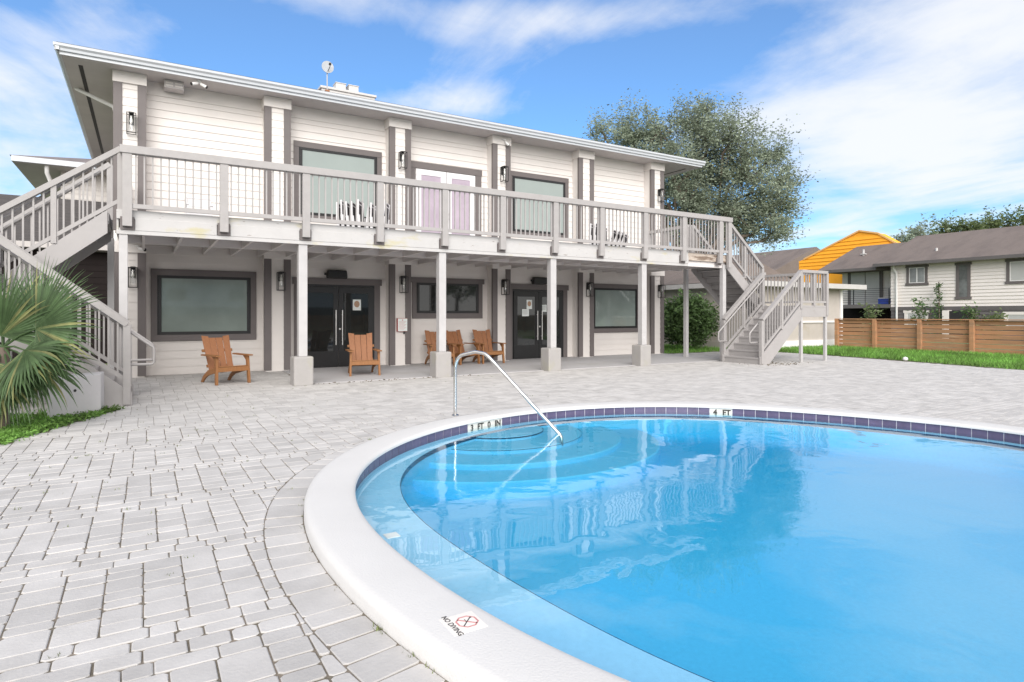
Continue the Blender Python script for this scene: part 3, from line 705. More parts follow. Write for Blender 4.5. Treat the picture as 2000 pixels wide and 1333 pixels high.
# ------------------------------------------------------------------ stairs
def staircase(name, label, s, X0):
    """s=+1: right end; lower flight climbs away from the building centre, upper flight comes back to the deck"""
    st = thing(name, label, 'staircase', (X0+s*.7, 12.5, 0), group='staircases at the ends of the balcony')
    fx = lambda x: X0+s*x                       # x measured outwards from the deck end
    ZL = 1.67; lowA, lowB = -.33, 1.46; y0, y1 = 11.12, 12.46; u0, u1 = 12.60, 14.0; upB = 1.66
    lx0, lx1 = 1.46, 2.78
    n = 9; run = (lowB-lowA)/(n-1); rise = ZL/n
    for k in range(n-1):
        x = lowA+k*run
        mb = MB(); a, b = sorted((fx(x-.02), fx(x+run+.02))); mb.box(a, b, y0+.045, y1-.045, (k+1)*rise-.045, (k+1)*rise); mb.build('tread', stairpaint, st, bevel=.004)
    mb = MB()
    for k in range(n):
        x = lowA+k*run; a, b = sorted((fx(x), fx(x+.02))); mb.box(a, b, y0+.045, y1-.045, k*rise, (k+1)*rise-.046)
    mb.build('riser_boards', stairpaint, st)
    sl = ZL/(lowB-lowA+run)
    for yy in (y0, y1-.045):
        P = [(lowA-.05, 0.0), (lowA-.05, .20), (lowB, ZL+.02), (lowB+.02, ZL+.02), (lowB+.02, ZL-.42), (lowA+.33, .0)]
        mb = MB(); mb.prism([(fx(x), z) for x, z in P], 'y', yy, yy+.045); mb.build('stringer', stairpaint, st, bevel=.004)
    n2 = 8; run2 = upB/(n2-1)*1.0; rise2 = (ZD-ZL)/n2
    for k in range(n2-1):                        # from landing up to the deck
        x = upB-k*run2; z = ZL+(k+1)*rise2
        mb = MB(); a, b = sorted((fx(x+.02), fx(x-run2-.02))); mb.box(a, b, u0+.045, u1-.045, z-.045, z); mb.build('tread', stairpaint, st, bevel=.004)
    mb = MB()
    for k in range(n2):
        x = upB-k*run2; a, b = sorted((fx(x), fx(x-.02))); mb.box(a, b, u0+.045, u1-.045, ZL+k*rise2-.02, ZL+(k+1)*rise2-.046)
    mb.build('riser_boards', stairpaint, st)
    for yy in (u0, u1-.045):
        P = [(.0, ZD), (.0, ZD-.40), (upB, ZL-.26), (upB+.25, ZL-.26), (upB+.25, ZL+.02), (upB+.02, ZL+.12)]
        mb = MB(); mb.prism([(fx(x), z) for x, z in P], 'y', yy, yy+.045); mb.build('stringer', stairpaint, st, bevel=.004)
    a, b = sorted((fx(lx0+.022), fx(lx1)))
    mb = MB(); mb.box(a, b, y0, u1, ZL-.05, ZL); mb.box(a, b, y0-.003, y0+.045, ZL-.34, ZL-.052); mb.box(min(fx(lx1-.045), fx(lx1+.003)), max(fx(lx1-.045), fx(lx1+.003)), y0+.046, u1, ZL-.34, ZL-.052); mb.build('landing', stairpaint, st, bevel=.004)
    for x in (lx0+.06, lx1-.06):
        for yy in (y0+.05, u1-.05):
            mb = MB(); mb.box(fx(x)-.04, fx(x)+.04, yy-.04, yy+.04, -.03, ZL-.05); mb.build('landing_post', whitepost, st, bevel=.004)
    # railings: list of (p, q) at top-rail centre height
    def sloped(xa, za, xb, zb, yy, nb, drop, post_a=True, post_b=True, za0=None, zb0=None):
        pa, pb = Vector((fx(xa), yy, za)), Vector((fx(xb), yy, zb))
        mb = MB(); mb.beam(pa, pb, .125, .085); d = pb-pa
        mb.beam(pa-Vector((0, 0, drop)), pb-Vector((0, 0, drop)), .05, .06)
        for k in range(1, nb):
            q = pa+d*(k/nb); mb.box(q.x-.013, q.x+.013, yy-.013, yy+.013, q.z-drop, q.z-.02)
        rl = mb.build('railing', greige, st)
        for ok, q, zlow in ((post_a, pa, za0), (post_b, pb, zb0)):
            if ok:
                mb = MB(); mb.box(q.x-.05, q.x+.05, yy-.05, yy+.05, zlow if zlow is not None else q.z-1.2, q.z-.02); mb.build('rail_post', greige, rl, bevel=.004)
        mid = pa+d*.5; mb = MB(); mb.box(mid.x-.04, mid.x+.04, yy-.04, yy+.04, mid.z-drop-.12, mid.z-.03); mb.build('rail_post', greige, rl, bevel=.004)
    sloped(lowA+.02, 1.25, lowB, 2.66, y0+.02, 15, .86, za0=.02, zb0=ZL-.1)
    sloped(lowA+.02, 1.25, lowB, 2.66, y1-.02, 15, .86, za0=.02, zb0=ZL-.1)
    sloped(-.19 if s < 0 else .02, 4.27 if s < 0 else 4.26, upB+.02, 2.88, u0+.02, 14, .88, post_a=s < 0, za0=ZD, zb0=ZL)
    sloped(.02, 4.26, upB+.02, 2.88, u1-.02, 14, .88, za0=ZD, zb0=ZL)
    sloped(lowB, 2.68, lx1-.04, 2.68, y0+.02, 10, .90, post_a=False, zb0=ZL-.3)
    sloped(lowB, 2.68, upB, 2.68, y1+.06, 2, .90, post_a=False, post_b=False)
    # outer side and back of the landing
    yy0, yy1 = y0+.02, u1-.04
    mb = MB(); X = fx(lx1-.04); mb.box(X-.06, X+.06, yy0, yy1, 2.64, 2.72); mb.box(X-.025, X+.025, yy0, yy1, ZL+.10, ZL+.16)
    for k in range(1, 22): q = yy0+(yy1-yy0)*k/22; mb.box(X-.013, X+.013, q-.013, q+.013, ZL+.16, 2.64)
    mb.box(X-.05, X+.05, yy1-.1, yy1, ZL, 2.64); mb.build('railing', greige, st)
    a, b = sorted((fx(upB+.02), fx(lx1-.10))); mb = MB(); mb.box(a, b, yy1-.10, yy1+.02, 2.64, 2.72); mb.box(a, b, yy1-.06, yy1-.02, ZL+.10, ZL+.16)
    for k in range(1, 9): q = a+(b-a)*k/9; mb.box(q-.013, q+.013, yy1-.053, yy1-.027, ZL+.16, 2.64)
    mb.build('railing', greige, st)
    # tube handrails of the lower flight, with a return at the foot
    for yy in (y0+.13, y1-.13):
        zof = lambda x: 1.25+(x-lowA)*.788-.10
        pts = [(fx(lowB-.05), yy, zof(lowB-.05)), (fx(lowA), yy, zof(lowA)), (fx(lowA-.25), yy, zof(lowA)-.20), (fx(lowA-.33), yy, zof(lowA)-.26), (fx(lowA-.34), yy, zof(lowA)-.30), (fx(lowA-.34), yy, zof(lowA)-.50), (fx(lowA-.32), yy, zof(lowA)-.53), (fx(lowA+.02), yy, zof(lowA)-.53)]
        mb = MB(); mb.tube(pts, .021, 8); mb.build('handrail', greige, st, smooth=50)
    if s < 0:
        for yy in (u0+.11, u0+.11):
            pass
        mb = MB()
        for dz_ in (.12, .28): mb.tube([(fx(.1), u0+.12, 4.2-dz_-.05), (fx(upB), u0+.12, 2.86-dz_)], .02, 8)
        mb.build('handrail', greige, st, smooth=50)
    return st
staircase('staircase', 'greige switchback staircase beside the round green bush, lower steps facing the pool', 1, 15.12)
staircase('staircase', 'greige switchback staircase behind the fan palm, cut by the photo edge', -1, -.53)

# ------------------------------------------------------------------ wall lanterns
def lantern(label, x, y, z, first=[None]):
    if first[0] is None:
        t = thing('wall_lantern', label, 'wall lamp', (x, y, z), group='black wall lanterns on the pillars')
        mb = MB(); mb.box(-.045, .045, -.016, 0, -.02, .22); mb.build('back_plate', blackmatte, t, bevel=.004, local=True)
        mb = MB(); mb.box(-.035, .035, -.13, -.016, .155, .20); mb.box(-.05, .05, -.2, -.09, .19, .215); mb.build('arm', blackmatte, t, bevel=.004, local=True)
        mb = MB(); h = .0075
        X0, X1, Y0, Y1, Z0, Z1 = -.085, .085, -.215, -.045, -.24, .19
        for xx in (X0, X1):
            for yy in (Y0, Y1): mb.box(xx-h, xx+h, yy-h, yy+h, Z0, Z1)
        for zz in (Z0, Z1):
            for xx in (X0, X1): mb.box(xx-h, xx+h, Y0+h, Y1-h, zz-h, zz+h)
            for yy in (Y0, Y1): mb.box(X0-h, X1+h, yy-h, yy+h, zz-h, zz+h)
        mb.build('cage', blackmatte, t, local=True)
        mb = MB(); mb.lathe([(.052, -.16), (.055, -.15), (.055, .155), (.05, .16)], 18, (0, -.13, 0)); mb.build('glass', lglass, t, smooth=60, local=True)
        mb = MB(); mb.lathe([(.0, -.03), (.02, -.02), (.032, .02), (.026, .06), (.014, .09), (.014, .14)], 14, (0, -.13, 0)); mb.build('bulb', bulbm, t, smooth=60, local=True)
        first[0] = t; return t
    t = copy_tree(first[0]); t.location = (x, y, z); t['label'] = label; return t
ords = ['leftmost', 'second', 'third', 'fourth', 'fifth', 'rightmost']
for px, lab in zip(PX, ('black lantern on the balcony pillar at the left corner of the clubhouse', None, 'black lantern between the balcony picture window and the white french doors', 'black lantern to the right of the white french doors on the balcony', None, 'black lantern on the balcony pillar nearest the big oak tree')):
    if lab: lantern(lab, px+.03 if px < 15 else px+.08, PY-.013, 5.62)
for px, lab in zip(PX, ('black lantern behind the left white post, on the ground floor corner pillar', 'black lantern between the grey film window and the left black entrance doors', 'black lantern above the white notice box with red edge', 'black lantern just left of the right black entrance doors', 'black lantern between the right entrance doors and the right grey window', 'black lantern on the ground floor pillar nearest the round bush')):
    lantern(lab, px+.06 if px < 15 else px+.08, PY-.013, 2.24)

# ------------------------------------------------------------------ fittings on the building
def speaker(label, x, z):
    t = thing('wall_speaker', label, 'speaker', (x, WY-.02, z), group='black speakers above the entrance doors')
    mb = MB(); mb.prism([(-.27, -.11), (.27, -.11), (.25, .11), (-.25, .11)], 'y', -.22, -.05); mb.build('cabinet', blackmatte, t, bevel=.03, local=True)
    mb = MB(); mb.box(-.23, .23, -.228, -.219, -.085, .085); mb.build('grille', blackm, t, bevel=.01, local=True)
    mb = MB(); mb.box(-.32, -.25, -.15, -.10, -.03, .03); mb.box(-.06, .06, -.05, .0, -.04, .04); mb.build('bracket', blackmatte, t, local=True)
speaker('black speaker hung above the left black entrance doors', 4.36, 2.46); speaker('black speaker half hidden by a post above the right entrance doors', 10.75, 2.47)
nb = thing('notice_box', 'small white notice box with red edge on the third pillar', 'notice', (6.05, PY-.02, 1.12))
mb = MB(); mb.box(5.91, 6.19, PY-.11, PY-.013, .94, 1.30); mb.build('box', mat('notice_box_red', (.45, .10, .10), .5), nb, bevel=.006)
mb = MB(); mb.box(5.92, 6.185, PY-.116, PY-.1105, .95, 1.29); mb.build('notice_sheet', paperm, nb)
mb = MB(); mb.lathe([(0, PY-.1175), (.02, PY-.1175), (.02, PY-.1165)], 12, (6.05, 0, 1.25), 'y')
for k in range(9): mb.box(5.945, 6.16-.03*(k % 3), PY-.1172, PY-.1162, 1.205-k*.026, 1.212-k*.026)
mb.build('print', redink, nb)
mb = MB(); mb.box(6.10, 6.13, PY-.08, PY-.04, .87, .94); mb.build('latch', blackmatte, nb)
def notice(label, x, z, w_, h, portrait=False):
    t = thing('door_notice', label, 'notice', (x, WY-.06, z), group='papers taped to the entrance doors')
    mb = MB(); mb.box(-w_/2, w_/2, -.003, -.001, -h/2, h/2); mb.build('sheet', paperm, t, local=True)
    mb = MB()
    if portrait: mb.lathe([(0, -.0048), (w_*.34, -.0048), (w_*.34, -.0032)], 20, (0, 0, h*.06), 'y'); mb.v = [(a, b, c*1.18) for a, b, c in mb.v]; mb.build('print', tanm, t, local=True)
    else:
        for k in range(6): mb.box(-w_*.38, w_*.36-.02*(k % 2), -.0042, -.0032, h*.3-k*h*.11, h*.3-k*h*.11+.006)
        mb.build('print', taupe, t, local=True)
notice('white sheet with a brown oval print on the left entrance doors', 4.92, 1.66, .22, .29, True)
notice('white sheet with a brown oval print on the right entrance doors', 10.42, 1.72, .20, .29, True)
notice('blank looking pale square sheet below the oval print on the right entrance doors', 10.28, 1.46, .25, .22)
notice('pale sheet partly behind a white post on the right entrance doors', 10.98, 1.60, .20, .22)
def camera_unit(name, label, p, dirs):
    t = thing(name, label, 'security camera', p)
    mb = MB(); mb.lathe([(0, .05), (.05, .05), (.05, .03), (.0, .02)], 12); mb.build('mount', whitetrim, t, local=True)
    for d in dirs:
        d = Vector(d).normalized(); a = d*.04; b = d*.17
        mb = MB(); mb.tube([(0, 0, .03), a], .015, 8); mb.tube([a, b], .035, 12); h = mb.build('camera_body', whitetrim, t, smooth=50, local=True)
        mb = MB(); mb.tube([b, b+d*.02], .036, 12); mb.build('lens', blackmatte, h, smooth=50, local=True)
camera_unit('security_camera', 'pair of white bullet cameras under the eave near the left end', (1.09, 15.72, 6.69), ((-.9, -.3, -.35), (.9, -.3, -.5)))
camera_unit('security_camera', 'white bullet camera under the balcony at the left corner pillar', (-.12, 15.93, 2.88), ((.8, -.5, -.25),))
camera_unit('security_camera', 'small camera on the top cap of the fourth balcony pillar', (9.28, 15.9, 6.60), ((.7, -.2, -.7),))
ev = thing('eave_box', 'small grey vent box under the eave beside the paired cameras', 'vent', (.58, 16.1, 6.65))
mb = MB(); mb.box(.40, .80, 16.0, 16.3, 6.56, 6.745); mb.build('housing', soffm, ev, bevel=.01)
mb = MB()
for a in (.43, .62):
    for zz in (6.60, 6.66): mb.box(a, a+.15, 15.99, 16.0, zz, zz+.035)
mb.build('louvres', siding, ev)
dsh = thing('satellite_dish', 'small grey satellite dish on a pole at the roof edge', 'satellite dish', (3.98, 15.72, 7.0))
mb = MB(); mb.tube([(0, 0, -.02), (0, 0, .55)], .016, 8); mb.build('mast', dishm, dsh, smooth=50, local=True)
mb = MB(); prof = [(r, -.02-.35*r*r) for r in np.linspace(0.0, .15, 7)]; prof2 = [(r, z_+.012) for r, z_ in prof[::-1]]
mb.lathe([(max(r, .001), z) for r, z in prof+prof2], 24, axis='y'); mb.v = [(a, b-.03, c+.64) for a, b, c in mb.v]; mb.build('dish', dishm, dsh, smooth=60, local=True)
mb = MB(); mb.tube([(0, -.03, .52), (.02, -.2, .60), (.02, -.2, .66)], .009, 6); mb.box(-.005, .045, -.23, -.17, .645, .69); mb.build('feed_arm', blackmatte, dsh, local=True)
mb = MB(); mb.box(-.05, .05, -.05, .05, -.03, .07); mb.build('foot', woodb, dsh, local=True)
rv = thing('rooftop_unit', 'low metal rooftop unit with two square vents behind the dish', 'roof vent', (5.2, 18.4, 7.6))
mb = MB(); mb.box(4.40, 5.98, 18.0, 18.9, 7.4, 7.93); mb.box(4.36, 6.02, 17.96, 18.94, 7.93, 8.0); mb.build('curb', ventm, rv, bevel=.01)
for x in (4.84, 5.22):
    mb = MB(); mb.box(x, x+.29, 18.1, 18.42, 8.0, 8.2); mb.box(x-.015, x+.305, 18.085, 18.435, 8.2, 8.225); mb.build('vent_cap', ventm, rv, bevel=.008)

# ------------------------------------------------------------------ adirondack chairs
def adirondack(label, x, y, face, first=[None]):
    if first[0] is not None:
        t = copy_tree(first[0]); t.location = (x, y, .002); t.rotation_euler = (0, 0, face); t['label'] = label; return t
    t = thing('adirondack_chair', label, 'chair', (x, y, .002), face, 'wooden adirondack chairs on the patio')
    B = dict(local=True, bevel=.005)
    # local: faces -Y, origin under the seat centre. front legs at y=-.36
    for sx in (-1, 1):
        mb = MB(); mb.hexa([(sx*.325-.022, -.40, 0), (sx*.325+.022, -.40, 0), (sx*.325+.022, -.33, 0), (sx*.325-.022, -.33, 0), (sx*.31-.022, -.36, .56), (sx*.31+.022, -.36, .56), (sx*.31+.022, -.27, .56), (sx*.31-.022, -.27, .56)]); mb.build('front_leg', wood, t, **B)
        P = [(-.33, .25), (-.33, .345), (-.20, .33), (.22, .235), (.40, .13), (.52, .0), (.42, .0), (.33, .075), (.18, .15), (-.15, .22)]
        mb = MB(); a, b = sorted((sx*.255, sx*.288)); mb.prism(P, 'x', a, b); mb.build('back_leg', wood, t, **B)
        P = [(-.06, -.46), (.055, -.45), (.055, .30), (.0, .36), (-.045, .30), (-.06, .0)]
        mb = MB(); mb.prism([(sx*.315+(u if sx > 0 else -u), v) for u, v in P], 'z', .56, .585); mb.build('arm', wood, t, **B)
        mb = MB(); mb.prism([(-.33, .56), (-.13, .56), (-.33, .42)], 'x', sx*.312-.012, sx*.312+.012); mb.build('arm_brace', wood, t, local=True)
    mb = MB(); mb.box(-.30, .30, -.385, -.36, .255, .345); mb.build('front_rail', wood, t, **B)
    zs = lambda y_: .352-(y_+.36)*.20
    for k in range(5):
        y_ = -.355+k*.112; mb = MB(); mb.beam((-.285, y_+.05, zs(y_+.05)+.008), (.285, y_+.05, zs(y_+.05)+.008), .100, .02, (0, .2, 1)); mb.build('seat_slat', wood, t, **B)
    # back: four slats, leaning, fanned, slightly dished, concave top
    lean = R(24); u = Vector((0, math.sin(lean), math.cos(lean))); nrm = Vector((0, -math.cos(lean), math.sin(lean)))
    o_ = Vector((0, .185, .20))
    for k in range(4):
        c = (k-1.5); w0, w1 = .118, .136; x0, x1 = c*.124, c*.142; tops = (.80, .775, .775, .80)
        dz0 = .012*(abs(c)-.5); hl = tops[k] if abs(c) > 1 else .775
        pts = []
        for off_ in (0, .02):
            for (xx, l) in ((x0-w0/2, 0), (x0+w0/2, 0), (x1+w1/2, hl+(.022 if c > 1 else .0 if c > 0 else -.0)-(0 if c > 1 else 0)), (x1-w1/2, hl+(.022 if c < -1 else .0))):
                pts.append(o_+Vector((xx, 0, 0))+u*l+nrm*(off_+dz0))
        mb = MB(); mb.hexa(pts); mb.build('back_slat', woodb, t, **B)
    for l, ww in ((.16, .27), (.50, .31)):
        p = o_+u*l-nrm*.013; mb = MB(); mb.beam(p-Vector((ww, 0, 0)), p+Vector((ww, 0, 0)), .024, .06, u); mb.build('back_rail', wood, t, **B)
    first[0] = t; return t
adirondack('adirondack chair alone below the left grey film window, turned toward the pool steps', 1.44, 13.84, R(17))
adirondack('adirondack chair standing in front of the left black entrance doors', 4.37, 14.02, R(-10))
adirondack('leftmost of the three adirondack chairs below the small dark window', 6.98, 15.55, R(-9))
adirondack('middle adirondack chair of the three below the small dark window, half behind a post', 7.74, 15.66, R(10))
adirondack('rightmost of the three adirondack chairs, next to the right entrance doors', 8.56, 15.62, R(-4))

# ------------------------------------------------------------------ things on the balcony
NUM = ['first', 'second', 'third', 'fourth', 'fifth', 'sixth', 'seventh', 'eighth', 'ninth', 'tenth', 'eleventh']
def sling_chair(label, group, x, y, h, ang, lean, first=[None]):
    if first[0] is None:
        t = thing('folded_sling_chair', label, 'folded chair', (0, 0, 0), 0, group)
        # local: depth along +y (.55), height 1, thin in x
        mb = MB()
        for yy in (0, .50):
            pts = [(0, yy, 0), (.008, yy, .3), (-.01, yy, .6), (.012, yy, 1.0)]
            for a, b in zip(pts[:-1], pts[1:]): mb.beam(a, b, .038, .04, (0, 1, 0))
        mb.beam((0, .02, .985), (0, .48, .985), .03, .03); mb.build('frame', slingw, t, bevel=.006, local=True)
        mb = MB(); mb.beam((0, .02, .90), (0, .48, .90), .02, .03); mb.build('crossbar', slingw, t, local=True)
        mb = MB(); mb.hexa([(-.006, .03, .14), (.006, .03, .14), (.006, .5, .14), (-.006, .5, .14), (-.002, .03, .97), (.010, .03, .97), (.010, .5, .97), (-.002, .5, .97)]); mb.build('sling', slingm, t, local=True)
        for ya in (-.035, .52):
            mb = MB(); mb.box(-.03, .04, ya, ya+.025, .25, .62); mb.build('folded_arm', slingw, t, bevel=.005, local=True)
        first[0] = t
    else: t = copy_tree(first[0])
    t.location = (x, y, ZD); t.rotation_euler = (0, lean, ang); t.scale = (1, 1, h); t['label'] = label; t['group'] = group; return t
for k in range(9):
    sling_chair('%s folded striped chair from the left, stacked by the balcony picture window' % NUM[k], 'folded sling chairs leaning by the balcony picture window',
                3.96+k*.125+(.05 if k > 4 else 0), 14.55+.02*(k % 2), (.86, .93, .90, .92, .97, .84, .92, .88, .98)[k], R(-31), R((-4, -5, -6, -5, -3, 2, -2, 3, 4)[k]))
for k in range(8):
    sling_chair('%s folded striped chair from the left, stacked on the right half of the balcony' % NUM[k], 'folded sling chairs on the right half of the balcony',
                11.50+k*.155, 14.6, (.93, .97, .95, .90, .82, .80, .78, .72)[k], R(-54), R((0, 1, -2, 0, 15, 17, 18, 16)[k]))
pc = thing('plastic_chair', 'white plastic chair against the upper wall at the left end of the balcony', 'chair', (1.06, 15.35, ZD))
mb = MB(); mb.box(-.27, -.21, .18, .23, 0, .80); mb.box(.21, .27, .18, .23, 0, .80)
mb.box(-.27, .27, .19, .22, .80, .85); mb.build('back_frame', slingw, pc, bevel=.015, local=True)
mb = MB(); mb.box(-.21, .21, .19, .215, .62, .79); mb.box(-.21, .21, .19, .215, .40, .56); mb.build('backrest', slingw, pc, bevel=.008, local=True)
mb = MB(); mb.box(-.26, .26, -.25, .2, .38, .415); mb.build('seat', slingw, pc, bevel=.01, local=True)
for sx in (-1, 1):
    mb = MB(); mb.beam((sx*.24, -.22, 0), (sx*.23, -.2, .6), .045, .045, (0, 1, 0)); mb.build('leg', slingw, pc, bevel=.006, local=True)
    mb = MB(); mb.box(sx*.24-.03, sx*.24+.03, -.24, .19, .6, .63); mb.build('armrest', slingw, pc, bevel=.008, local=True)

# ------------------------------------------------------------------ wing behind the left stairs
wg = thing('rear_wing', 'rear wing with dark brown ground floor and shingled lower roof behind the left stairs', 'building', (-4, 24, 0))
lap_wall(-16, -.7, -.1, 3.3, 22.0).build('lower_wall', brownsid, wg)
mb = MB(); mb.prism([(21.6, 3.25), (21.6, 3.42), (25.4, 5.28), (27.9, 5.28), (27.9, 3.25)], 'x', -16.5, -.62); mb.build('lower_roof', mat('dark_shingle', (.09, .082, .08), .9, .3, 2.5, .8, 30, stretch=(1, 6, 1)), wg)
mb = MB(); mb.box(-16.5, -.62, 21.52, 21.6, 3.28, 3.44); mb.build('fascia_board', soffm, wg)
lap_wall(-2.65, -.6, 5.2, 6.75, 28.3).build('upper_wall', siding, wg)
mb = MB(); mb.box(-2.65, -.55, 28.32, 36, 0, 6.75); mb.build('wall', siding, wg)
mb = MB(); hip(mb, -4.0, 6, 27.3, 37, 6.96, .28); rf = mb.build('roof', shingle, wg)
mb = MB(); mb.box(-3.9, 5, 27.36, 36, 6.74, 6.77); mb.build('soffit', soffm, rf)
mb = MB(); mb.box(-3.95, 5, 27.28, 27.35, 6.76, 6.95); mb.box(-3.95, -3.88, 27.35, 36, 6.76, 6.95); mb.build('fascia_board', guttm, rf)
mb = MB(); mb.tube([(-2.98, 27.5, 6.76), (-2.98, 27.55, 6.5), (-2.8, 28.1, 5.9), (-2.72, 28.2, 5.3)], .07, 8); mb.build('downspout', whitetrim, rf, smooth=40)

# ------------------------------------------------------------------ concrete block by the left stairs
cb = thing('concrete_block', 'plain grey painted block at the foot of the left stairs', 'block', (-.98, 10.45, 0))
mb = MB(); c0 = Vector((-1.09, 10.07)); c1 = Vector((-.52, 10.50)); ex = (c1-c0).normalized(); ey = Vector((-ex.y, ex.x))
q = [c0, c1, c1+Vector((.02, .42)), c0+Vector((.12, .48))]
mb.hexa([(p.x, p.y, -.05) for p in q]+[(p.x, p.y, .56) for p in q]); mb.build('body', mat('block_paint', (.56, .545, .55), .6, .05, 2, .15, 30), cb, bevel=.012)
mb = MB(); mb.lathe([(0, -.004), (.02, -.004), (.02, .01)], 10, axis='y'); m_ = (c0+c1)/2; mb.v = [(m_.x+ex.x*a+ey.x*b, m_.y+ex.y*a+ey.y*b, .36+c) for a, b, c in mb.v]; mb.build('pipe_hole', blackmatte, cb)

# ------------------------------------------------------------------ utility building, house and far roofs
ub = thing('utility_building', 'low flat roofed outbuilding behind the bush with white fascia', 'outbuilding', (22, 18, 0))
mb = MB(); mb.box(20.3, 26.3, 15.75, 24, -.1, 2.5); mb.build('wall', shedm, ub)
mb = MB(); mb.box(19.9, 27.3, 15.2, 24.4, 2.5, 2.53); mb.box(19.88, 27.3, 15.16, 15.2, 2.5, 2.70); mb.box(19.86, 19.9, 15.16, 24.4, 2.5, 2.70); mb.box(19.9, 27.3, 15.2, 24.4, 2.64, 2.68); mb.build('flat_roof', mat('fascia_white_aged', (.50, .485, .475), .6, .06, 3), ub)
mb = MB(); mb.prism([(19.9, 2.72), (23.2, 3.75), (26.5, 2.72)], 'y', 17.6, 25); mb.build('shingle_roof', shingle_b, ub)
mb = MB(); mb.box(20.2, 26.36, 15.69, 15.745, 1.06, 1.14); mb.box(20.2, 26.36, 15.68, 15.745, -.05, .33); mb.box(26.2, 26.36, 15.68, 15.745, .33, 2.49); mb.box(23.3, 23.4, 15.70, 15.745, .33, 1.06); mb.build('wall_trim', whitetrim, ub)
mb = MB(); mb.box(20.22, 20.296, 15.8, 24, -.05, .30); mb.build('plinth', shedm, ub)

hs_ = thing('apartment_house', 'two storey pale house with brown shingle roof behind the wooden fence', 'house', (44, 16, -.5))
def lap_wall_x(y0, y1, z0, z1, x, course=.20, lip=.045):
    mb = MB(); z = z0
    while z < z1-.01:
        zt = min(z+course, z1); mb.add([(x-lip, y0, z), (x-lip, y1, z), (x-.002, y1, zt), (x-.002, y0, zt), (x+.03, y0, z), (x+.03, y1, z)], [(0, 1, 2, 3), (4, 5, 1, 0)]); z = zt
    return mb
lap_wall_x(2, 21.75, 1.88, 4.75, 42).build('upper_wall', housesid, hs_)
mb = MB(); mb.box(42.02, 50, 2, 21.75, -.6, 4.75); mb.build('wall', housesid, hs_)
mb = MB(); mb.box(41.93, 42.0, 2, 21.75, 1.66, 1.90); mb.build('band_board', greysid, hs_)
lap_wall_x(2, 21.72, -.6, 1.66, 41.97).build('lower_wall', greysid, hs_)
lap_wall_x(21.75, 26.2, 1.9, 4.8, 44).build('recessed_wall', housesid, hs_)
lap_wall_x(21.75, 26.2, -.6, 1.9, 44.02).build('recessed_lower_wall', brownsid, hs_)
mb = MB(); mb.box(44.04, 50, 21.75, 26.2, -.6, 4.75); mb.build('rear_wall', housesid, hs_)
mb = MB(); mb.prism([(41.35, 4.60), (41.35, 4.72), (46.9, 6.95), (52.4, 4.72), (52.4, 4.6)], 'y', 1, 22.55); rf = mb.build('roof', shingle_b, hs_)
mb = MB(); mb.box(41.28, 41.36, 1, 22.55, 4.55, 4.74); mb.build('gutter', greysid, rf)
mb = MB(); mb.prism([(41.75, 4.42), (41.75, 4.54), (46.9, 6.60), (52.0, 4.54), (52.0, 4.42)], 'y', 22.56, 26.8); rf2 = mb.build('roof', shingle_b, hs_)
mb = MB(); mb.box(41.68, 41.76, 22.56, 26.8, 4.36, 4.56); mb.build('gutter', greysid, rf2)
for X, Y, Z in ((43.2, 19.6, 5.25), (44.6, 25.0, 5.72)):
    mb = MB(); mb.tube([(X, Y, Z-.1), (X, Y, Z+.38)], .07, 10); mb.box(X-.12, X+.12, Y-.16, Y+.16, Z+.02, Z+.08); mb.build('vent_pipe', ventm, rf, smooth=40)
def house_window(y0, y1, z0, z1, x, pane, tr=.16, mull=True, trm=taupe):
    mb = MB()
    mb.box(x-.07, x-.022, y0-tr, y0, z0, z1); mb.box(x-.07, x-.022, y1, y1+tr, z0, z1); mb.box(x-.08, x-.022, y0-tr-.06, y1+tr+.06, z1, z1+tr); mb.box(x-.08, x-.022, y0-tr-.06, y1+tr+.06, z0-tr, z0)
    wn = mb.build('window', trm, hs_)
    mb = MB(); mb.box(x-.045, x-.03, y0, y1, z0, z1); mb.build('pane', pane, wn)
    if mull:
        ym = (y0+y1)/2; mb = MB(); mb.box(x-.06, x-.046, ym-.03, ym+.03, z0, z1); mb.box(x-.06, x-.046, y0, y0+.04, z0, z1); mb.box(x-.06, x-.046, y1-.04, y1, z0, z1); mb.box(x-.061, x-.045, y0, y1, z0, z0+.04); mb.box(x-.061, x-.045, y0, y1, z1-.04, z1); mb.build('frame', whitetrim, wn)
hw = glass_mat('house_window_glass', (.16, .17, .17), .05, .7, .5); hwl = glass_mat('house_window_blind', (.50, .50, .49), .2, .5, .05)
house_window(19.70, 20.62, 3.40, 4.38, 42, hw); house_window(17.38, 17.82, 2.46, 4.36, 42, hw, mull=False); house_window(12.6, 15.3, 3.28, 4.38, 42, hwl)
house_window(19.65, 20.72, .7, 1.50, 41.96, hwl, trm=housesid); house_window(12.6, 15.4, .7, 1.40, 41.96, hwl, trm=housesid)
mb = MB(); mb.box(41.6, 41.95, 17.0, 18.3, -.5, 1.62); mb.build('entry_shade_box', blackmatte, hs_)  # solid black box, stands in for the shade inside the entry
mb = MB(); mb.box(41.55, 41.96, 18.2, 18.55, -.5, 1.655); mb.build('entry_wall', housesid, hs_)
mb = MB(); mb.box(43.9, 43.97, 23.3, 25.75, 2.05, 4.52); sld = mb.build('sliding_door', taupe, hs_)
mb = MB(); mb.box(43.87, 43.9, 23.5, 24.45, 2.12, 4.40); mb.box(43.87, 43.9, 24.5, 25.5, 2.12, 4.40); mb.build('pane', hwl, sld)
bc = thing('balcony', 'small dark balcony with thin black rail on the house behind the fence', 'balcony', (43, 23.5, 1.8))
mb = MB(); mb.box(41.9, 43.95, 21.78, 25.7, 1.84, 2.08); mb.build('deck', greysid, bc)
mb = MB()
